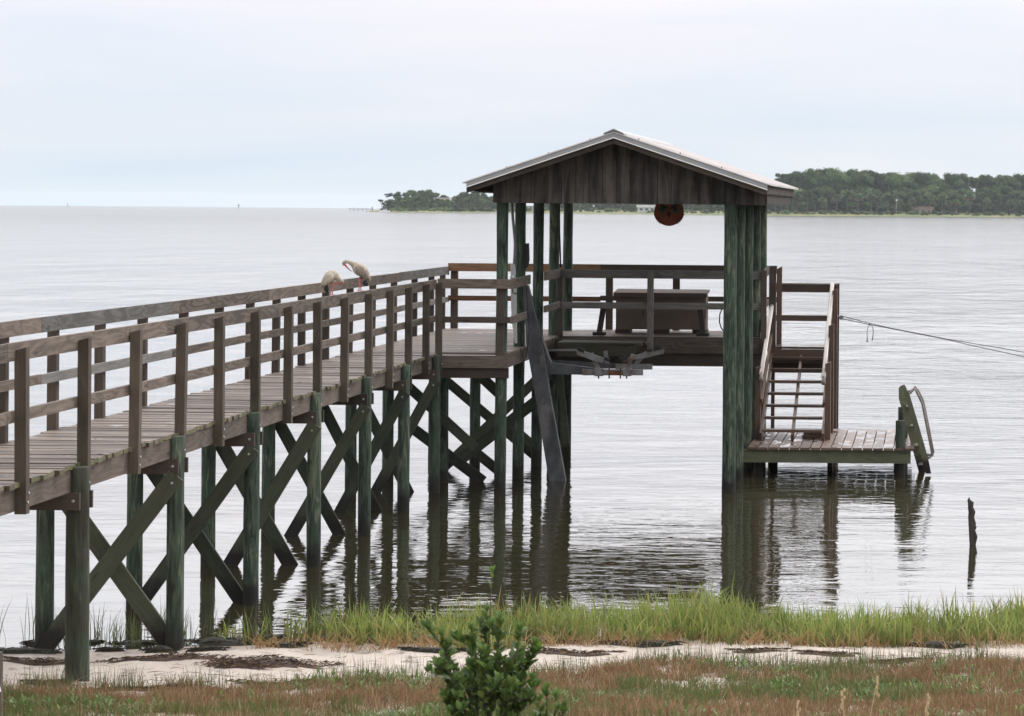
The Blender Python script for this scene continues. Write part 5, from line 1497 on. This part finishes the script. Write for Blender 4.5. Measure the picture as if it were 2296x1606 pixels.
def palm_crown(name, k):
    rd = np.random.default_rng(200 + k); n = 95
    d = rd.normal(size=(n, 3)); d /= np.linalg.norm(d, axis=1, keepdims=True); d[:, 2] = np.where(d[:, 2] < -0.6, -d[:, 2], d[:, 2])
    cen = np.array([0, 0, 0.8]); p0 = cen + d * 0.02; p1 = cen + d * 0.27 * rd.uniform(0.8, 1.15, (n, 1)); p1[:, 2] -= 0.03
    sd_ = np.cross(d, rd.normal(size=(n, 3))); sd_ /= np.linalg.norm(sd_, axis=1, keepdims=True)
    wv = 0.06
    Vv = np.stack([p0, (p0 * .35 + p1 * .65) + sd_ * wv, p1, (p0 * .35 + p1 * .65) - sd_ * wv], 1).reshape(-1, 3)
    c = np.array(PALC)[rd.integers(0, 2, n)] * rd.uniform(.7, 1.35, (n, 1))
    low = d[:, 2] < -0.25
    c[low] = np.array([0.09, 0.07, 0.045]) * rd.uniform(.7, 1.2, (low.sum(), 1))
    ob = np_mesh(name, Vv, [np.arange(n * 4).reshape(-1, 4)], np.repeat(c, 4, axis=0), M['canopy']); COL.objects.unlink(ob); return ob.data
for k in range(3):
    mb = MB(); mb.tube([(0, 0, -0.05), (0.01, 0, 0.4), (0, 0, 0.8)], [0.028, 0.024, 0.026], 7); ob = mb.build("palm_trunk", M['bark'], None, True); COL.objects.unlink(ob)
    PROTO['palm', k] = (palm_crown("palm_crown", k), ob.data)
for k in range(2):
    rd = random.Random(300 + k)
    L = [(rd.uniform(-.5, .5), rd.uniform(-.4, .4), rd.uniform(0.25, 0.65), rd.uniform(0.2, 0.33)) for _ in range(7)]
    PROTO['bush', k] = (crown_mesh("bush_leaves", L, 420, 0.13, [(0.045, 0.07, 0.028), (0.06, 0.085, 0.034), (0.085, 0.105, 0.045)], 0.9), None)

def plant(kind, px, d, htm, wf, label, name, cat, group):
    pr = PROTO[(kind, random.randrange({'oak': 4, 'pine': 2, 'palm': 3, 'bush': 2}[kind]))]
    X = (px - XP) / F * d
    dd, hh = prof_at(px)
    z0 = -d * d / (2 * RE) + min(hh, max(0.2, (d - dd) / 70 * hh))
    o = thing(name, label, cat, (X, d, z0), group)
    o.rotation_euler = (0, 0, random.uniform(0, 6.283))
    o.scale = (htm * wf, htm * wf, htm)
    for me, nm in ((pr[0], {'bush': 'foliage'}.get(kind, 'crown')), (pr[1], 'trunk')):
        if me is None: continue
        c = bpy.data.objects.new(nm, me); COL.objects.link(c); c.parent = o
    return o
def g2(x, y, ox, oy, s): return ((ox + x / s) / 1.4142, (oy + y / s) / 1.4142)
SKR = [g2(a, b, 2400, 500, 2.711) for a, b in ((90, 240), (170, 195), (250, 150), (330, 125), (390, 90), (460, 118), (560, 112), (660, 75), (715, 95), (770, 145), (860, 98), (960, 125), (1040, 158), (1100, 150), (1200, 142), (1300, 138), (1350, 150), (1440, 138), (1510, 150), (1560, 188), (1680, 155), (1750, 135), (1840, 168), (1900, 160), (2020, 165), (2100, 138), (2230, 165), (2280, 160))]
SKL = [g2(a, b, 1150, 500, 4.174) for a, b in ((250, 545), (330, 485), (430, 465), (530, 472), (660, 422), (700, 432), (740, 455), (850, 427), (940, 458), (1000, 515), (1080, 500), (1130, 510), (1200, 545), (1300, 490), (1370, 457), (1500, 465), (1560, 480), (1690, 520), (1760, 560))]
SKM = [(1115, 448), (1200, 452), (1300, 448), (1420, 450), (1550, 448), (1640, 440), (1700, 425)]
def top_h(px, py, d): return (H - (py - (YP + ROLL * (px - XP))) / F * d) + d * d / (2 * RE)
def zone(px):
    if px < 1112: return "on the left point"
    if px < 1720: return "seen between the boathouse posts"
    return "right of the boathouse roof"
# skyline trees
for SK in (SKR, SKM, SKL):
    x0, x1 = SK[0][0], SK[-1][0]
    if SK is SKR: x1 = 2440
    step = {True: 24}.get(SK is SKR, 17 if SK is SKL else 34)
    px = x0
    while px < x1:
        py = np.interp(px, [p[0] for p in SK], [p[1] for p in SK])
        d = prof_at(px)[0] + random.uniform(85, 125)
        hh = max(4.0, top_h(px, py, d) - 1.5) * random.uniform(0.97, 1.06)
        kind = 'pine' if (SK is SKL and px < 890) or random.random() < 0.14 else 'oak'
        plant(kind, px, d, hh, random.uniform(0.8, 1.05) if SK is not SKR else random.uniform(0.72, 0.95),
              {'oak': "rounded dark evergreen oak in the far wood " + zone(px), 'pine': "flat topped loose pine in the far wood " + zone(px)}[kind],
              {'oak': "oak_tree", 'pine': "pine_tree"}[kind], "tree", {'oak': "oaks ", 'pine': "pines "}[kind] + zone(px))
        px += step * random.uniform(0.8, 1.25)
for k in range(26):                                                # a second row behind closes the gaps
    px = 1715 + (2440 - 1715) * (k + random.random()) / 26
    py = np.interp(px, [p[0] for p in SKR], [p[1] for p in SKR])
    d = prof_at(px)[0] + random.uniform(150, 190)
    plant('oak', px, d, max(4.0, top_h(px, py, d) - 1.5) * random.uniform(0.86, 0.95), random.uniform(0.9, 1.1), "dim oak at the back of the far wood " + zone(px), "oak_tree", "tree", "back row oaks " + zone(px))
# lower trees in front of them
for (a, b, n, fr) in ((1725, 2440, 34, 0.66), (1120, 1710, 14, 0.8), (862, 1108, 20, 0.66)):
    for k in range(n):
        px = a + (b - a) * (k + random.uniform(0.1, 0.9)) / n
        SK = SKR if px > 1722 else SKM if px > 1112 else SKL
        py = np.interp(px, [p[0] for p in SK], [p[1] for p in SK])
        d = prof_at(px)[0] + random.uniform(55, 80)
        hh = max(3.5, (top_h(px, py, d) - 1.5) * fr * random.uniform(0.75, 1.1))
        plant('oak', px, d, hh, random.uniform(0.9, 1.2), "lower bushy oak before the taller trees " + zone(px), "low_oak", "tree", "lower oaks " + zone(px))
# cabbage palms
for (a, b, n, h0, h1) in ((1725, 2440, 40, 8, 15), (1120, 1710, 9, 5, 7.5), (885, 1105, 12, 5, 9.5)):
    for k in range(n):
        px = a + (b - a) * (k + random.uniform(0.05, 0.95)) / n
        d = prof_at(px)[0] + random.uniform(30, 52)
        plant('palm', px, d, random.uniform(h0, h1), random.uniform(0.95, 1.25), "round headed cabbage palm in front of the wood " + zone(px), "palm_tree", "palm", "palms " + zone(px))
for (a, b, n) in ((1725, 2440, 60), (1120, 1720, 44), (855, 1110, 44)):
    for k in range(n):
        px = a + (b - a) * (k + random.uniform(0.05, 0.95)) / n
        d = prof_at(px)[0] + random.uniform(16, 34)
        plant('bush', px, d, random.uniform(1.8, 4.2), random.uniform(0.9, 1.5), "low green bush along the far bank " + zone(px), "bush", "bush", "bushes " + zone(px))

nU = 9000
pxs = RNG.uniform(862, 2440, nU)
dU = np.array([prof_at(p)[0] for p in pxs]) + RNG.uniform(88, 118, nU)
hU = 6.0 * RNG.uniform(0, 1, nU) ** 1.2 * np.clip((pxs - 860) / 60, 0.2, 1)
cU = np.stack([(pxs - XP) / F * dU, dU, 1.2 + hU], 1)
aU = RNG.normal(size=(nU, 3)); aU /= np.linalg.norm(aU, axis=1, keepdims=True)
bU = np.cross(aU, RNG.normal(size=(nU, 3))); bU /= np.linalg.norm(bU, axis=1, keepdims=True)
sU = RNG.uniform(0.9, 2.0, nU)[:, None]
VU = np.stack([cU + aU * sU, cU + bU * sU * 0.8, cU - aU * sU, cU - bU * sU * 0.8], 1).reshape(-1, 3)
kU = pick(nU, [(0.026, 0.04, 0.018), (0.04, 0.056, 0.025), (0.055, 0.075, 0.033)], [4, 3, 2])
tag(np_mesh("undergrowth", VU, [np.arange(nU * 4).reshape(-1, 4)], np.repeat(kU, 4, axis=0), mat_leaf("far_undergrowth", 0.0, 0.9, 0.0, 0.1)),
    "dense dark undergrowth between the far trunks", "undergrowth", kind="stuff")

# houses, light pole, boat, markers over there
def house(px, py_base, d_add, w, dp, hw, hr, wall, roofc, label, flat=False):
    d = prof_at(px)[0] + d_add
    X = (px - XP) / F * d; z0 = -d * d / (2 * RE) + 1.4
    o = thing("far_house", label, "house", (X, d, z0), None)
    mw = mat_plain("house_wall", wall, 0.8, 0, 0.1, 0.4); mr = mat_plain("house_roof", roofc, 0.7, 0, 0.15, 0.4); mg = mat_plain("house_glass", (0.03, 0.035, 0.04), 0.15)
    MB().box(X - w / 2, X + w / 2, d, d + dp, z0 - 1, z0 + hw).build("wall", mw, o)
    e = 0.6
    if flat: MB().box(X - w / 2 - e, X + w / 2 + e, d - e, d + dp + e, z0 + hw, z0 + hw + hr).build("roof", mr, o)
    else: MB().prism([(X - w / 2 - e, d - e, z0 + hw), (X - w / 2 - e, d + dp + e, z0 + hw), (X - w / 2 - e, d + dp / 2, z0 + hw + hr)], (w + 2 * e, 0, 0)).build("roof", mr, o)
    for k in range(3):
        xx = X - w / 2 + w * (0.2 + 0.3 * k)
        MB().box(xx - w * 0.07, xx + w * 0.07, d - 0.08, d - 0.02, z0 + hw * 0.35, z0 + hw * 0.8).build("window", mg, o)
    return o
house(2070, 470, 42, 12, 8, 3.2, 1.9, (0.30, 0.27, 0.25), (0.10, 0.052, 0.045), "low house with a dull red roof among the trees at the far right")
house(2128, 470, 60, 11, 8, 3.4, 2.0, (0.26, 0.23, 0.21), (0.105, 0.055, 0.047), "red roofed house wing half hidden behind a bush at the far right")
house(1450, 462, 30, 12, 8, 3.0, 1.6, (0.55, 0.55, 0.54), (0.70, 0.70, 0.70), "white roofed bungalow on the far bank just left of the owl sign", True)
house(1190, 465, 30, 8, 8, 3.4, 2.0, (0.40, 0.41, 0.42), (0.42, 0.44, 0.47), "grey gabled shed on the far bank between the nearest left posts")
house(990, 452, 82, 9, 9, 6.6, 1.8, (0.28, 0.20, 0.16), (0.45, 0.42, 0.40), "brown house above the bushes on the left point", True)
lpx = 2010; d = prof_at(lpx)[0] + 25
X = (lpx - XP) / F * d; z0 = -d * d / (2 * RE) + 1.0
lpo = thing("lamp_post", "thin white lamp post with a round globe on the far right bank", "lamp post", (X, d, z0))
MB().tube([(X, d, z0), (X, d, z0 + 9)], 0.12, 6).build("pole", M['palebox'], lpo, True)
MB().ball((X, d, z0 + 9.3), 0.55, 8, 6).build("globe", M['whitetrim'], lpo, True)
# motor boat off the left point
bd = 1795.0
bp = Vector(((862 - XP) / F * bd, bd, -bd * bd / (2 * RE)))
bo = thing("motor_boat", "small white motor boat lying off the left point", "boat", bp)
m_white = mat_plain("white_hull", (0.8, 0.8, 0.8), 0.4, 0, 0.05)
def bpt(x, y, z): return bp + Vector((x, y, z))
MB().prism([bpt(-3.6, -1.1, 1.3), bpt(-3.0, -1.1, -0.2), bpt(3.2, -1.1, -0.2), bpt(3.4, -1.1, 1.1)], (0, 2.2, 0)).build("hull", m_white, bo)
MB().prism([bpt(-1.2, -0.8, 1.15), bpt(1.4, -0.8, 1.15), bpt(1.2, -0.8, 2.2), bpt(-0.7, -0.8, 2.2)], (0, 1.6, 0)).build("cabin", m_white, bo)
MB().prism([bpt(-1.0, -0.84, 1.6), bpt(1.1, -0.84, 1.6), bpt(1.05, -0.84, 2.0), bpt(-0.75, -0.84, 2.0)], (0, 0.05, 0)).build("windscreen", M['rubber'], bo)
MB().box(bp.x - 1.3, bp.x + 1.5, bp.y - 0.9, bp.y + 0.9, bp.z + 3.3, bp.z + 3.42).build("canopy", m_white, bo)
for sx in (-1.1, 1.3):
    MB().tube([bpt(sx, -0.8, 1.1), bpt(sx, -0.8, 3.3)], 0.05, 5).build("canopy_pole", M['galv'], bo)
# old jetty left of the point
jd = 2100.0; jz = -jd * jd / (2 * RE)
j0, j1 = (784 - XP) / F * jd, (832 - XP) / F * jd
jo = thing("far_jetty", "low broken jetty on posts left of the far point", "jetty", ((j0 + j1) / 2, jd, jz))
MB().beam((j0, jd, jz + 1.6), (j1, jd, jz + 1.5), 1.2, 0.3).build("deck", M['greyrail'], jo)
for k in range(6):
    xx = j0 + (j1 - j0) * k / 5
    MB().tube([(xx, jd, jz - 1), (xx, jd, jz + 2.1 + 0.5 * (k % 2))], 0.16, 6).build("jetty_post", M['snag'], jo)
for (px, hh, dd, sgn, lab) in ((151.5, 3.6, 3400, 0, "leaning channel marker pole far out at the left"), (535, 4.2, 3400, 1, "channel marker pole with side boards far out on the water"), (835, 3.2, 2050, 0, "short pole standing in the water off the left point")):
    X = (px - XP - 0.0) / F * dd; z0 = -dd * dd / (2 * RE)
    o = thing("channel_marker", lab, "channel marker", (X, dd, z0), "marker poles on the bay")
    MB().tube([(X + 0.3, dd, z0 - 1), (X, dd, z0 + hh)], 0.30, 6).build("pole", M['snag'], o)
    if sgn:
        MB().box(X - 1.1, X - 0.35, dd - 0.1, dd + 0.1, z0 + hh - 1.3, z0 + hh - 0.1).build("marker_board", M['galvlight'], o)
        MB().box(X + 0.35, X + 1.1, dd - 0.1, dd + 0.1, z0 + hh - 1.3, z0 + hh - 0.1).build("marker_board", M['galvlight'], o)
        MB().tube([(X, dd, z0 + hh), (X, dd, z0 + hh + 0.9)], 0.2, 6).build("marker_light", M['galv'], o)
    elif px < 200:
        MB().box(X - 0.5, X + 0.5, dd - 0.15, dd + 0.15, z0 + hh - 0.8, z0 + hh + 0.1).build("marker_board", M['snag'], o)

# ------------------------------------------------------------------ sea haze
hz = bpy.data.materials.new("sea_haze"); hz.use_nodes = True
hn = hz.node_tree.nodes; hn.clear()
ho = hn.new("ShaderNodeOutputMaterial"); hv = hn.new("ShaderNodeVolumePrincipled")
hv.inputs["Color"].default_value = (0.86, 0.94, 1.0, 1)
hv.inputs["Density"].default_value = 0.00005
hv.inputs["Anisotropy"].default_value = 0.2
hz.node_tree.links.new(hv.outputs[0], ho.inputs["Volume"])
B_ = 12500.0
bv = [(x, y, z) for z in (-13.0, 48.0) for (x, y) in ((-B_, -B_), (B_, -B_), (B_, B_), (-B_, B_))]
hm = bpy.data.meshes.new("haze")
hm.from_pydata(bv, [], [(3, 2, 1, 0), (4, 5, 6, 7), (0, 1, 5, 4), (1, 2, 6, 5), (2, 3, 7, 6), (3, 0, 4, 7)])
hm.materials.append(hz)
hb = bpy.data.objects.new("haze", hm); COL.objects.link(hb)
tag(hb, kind="stuff")
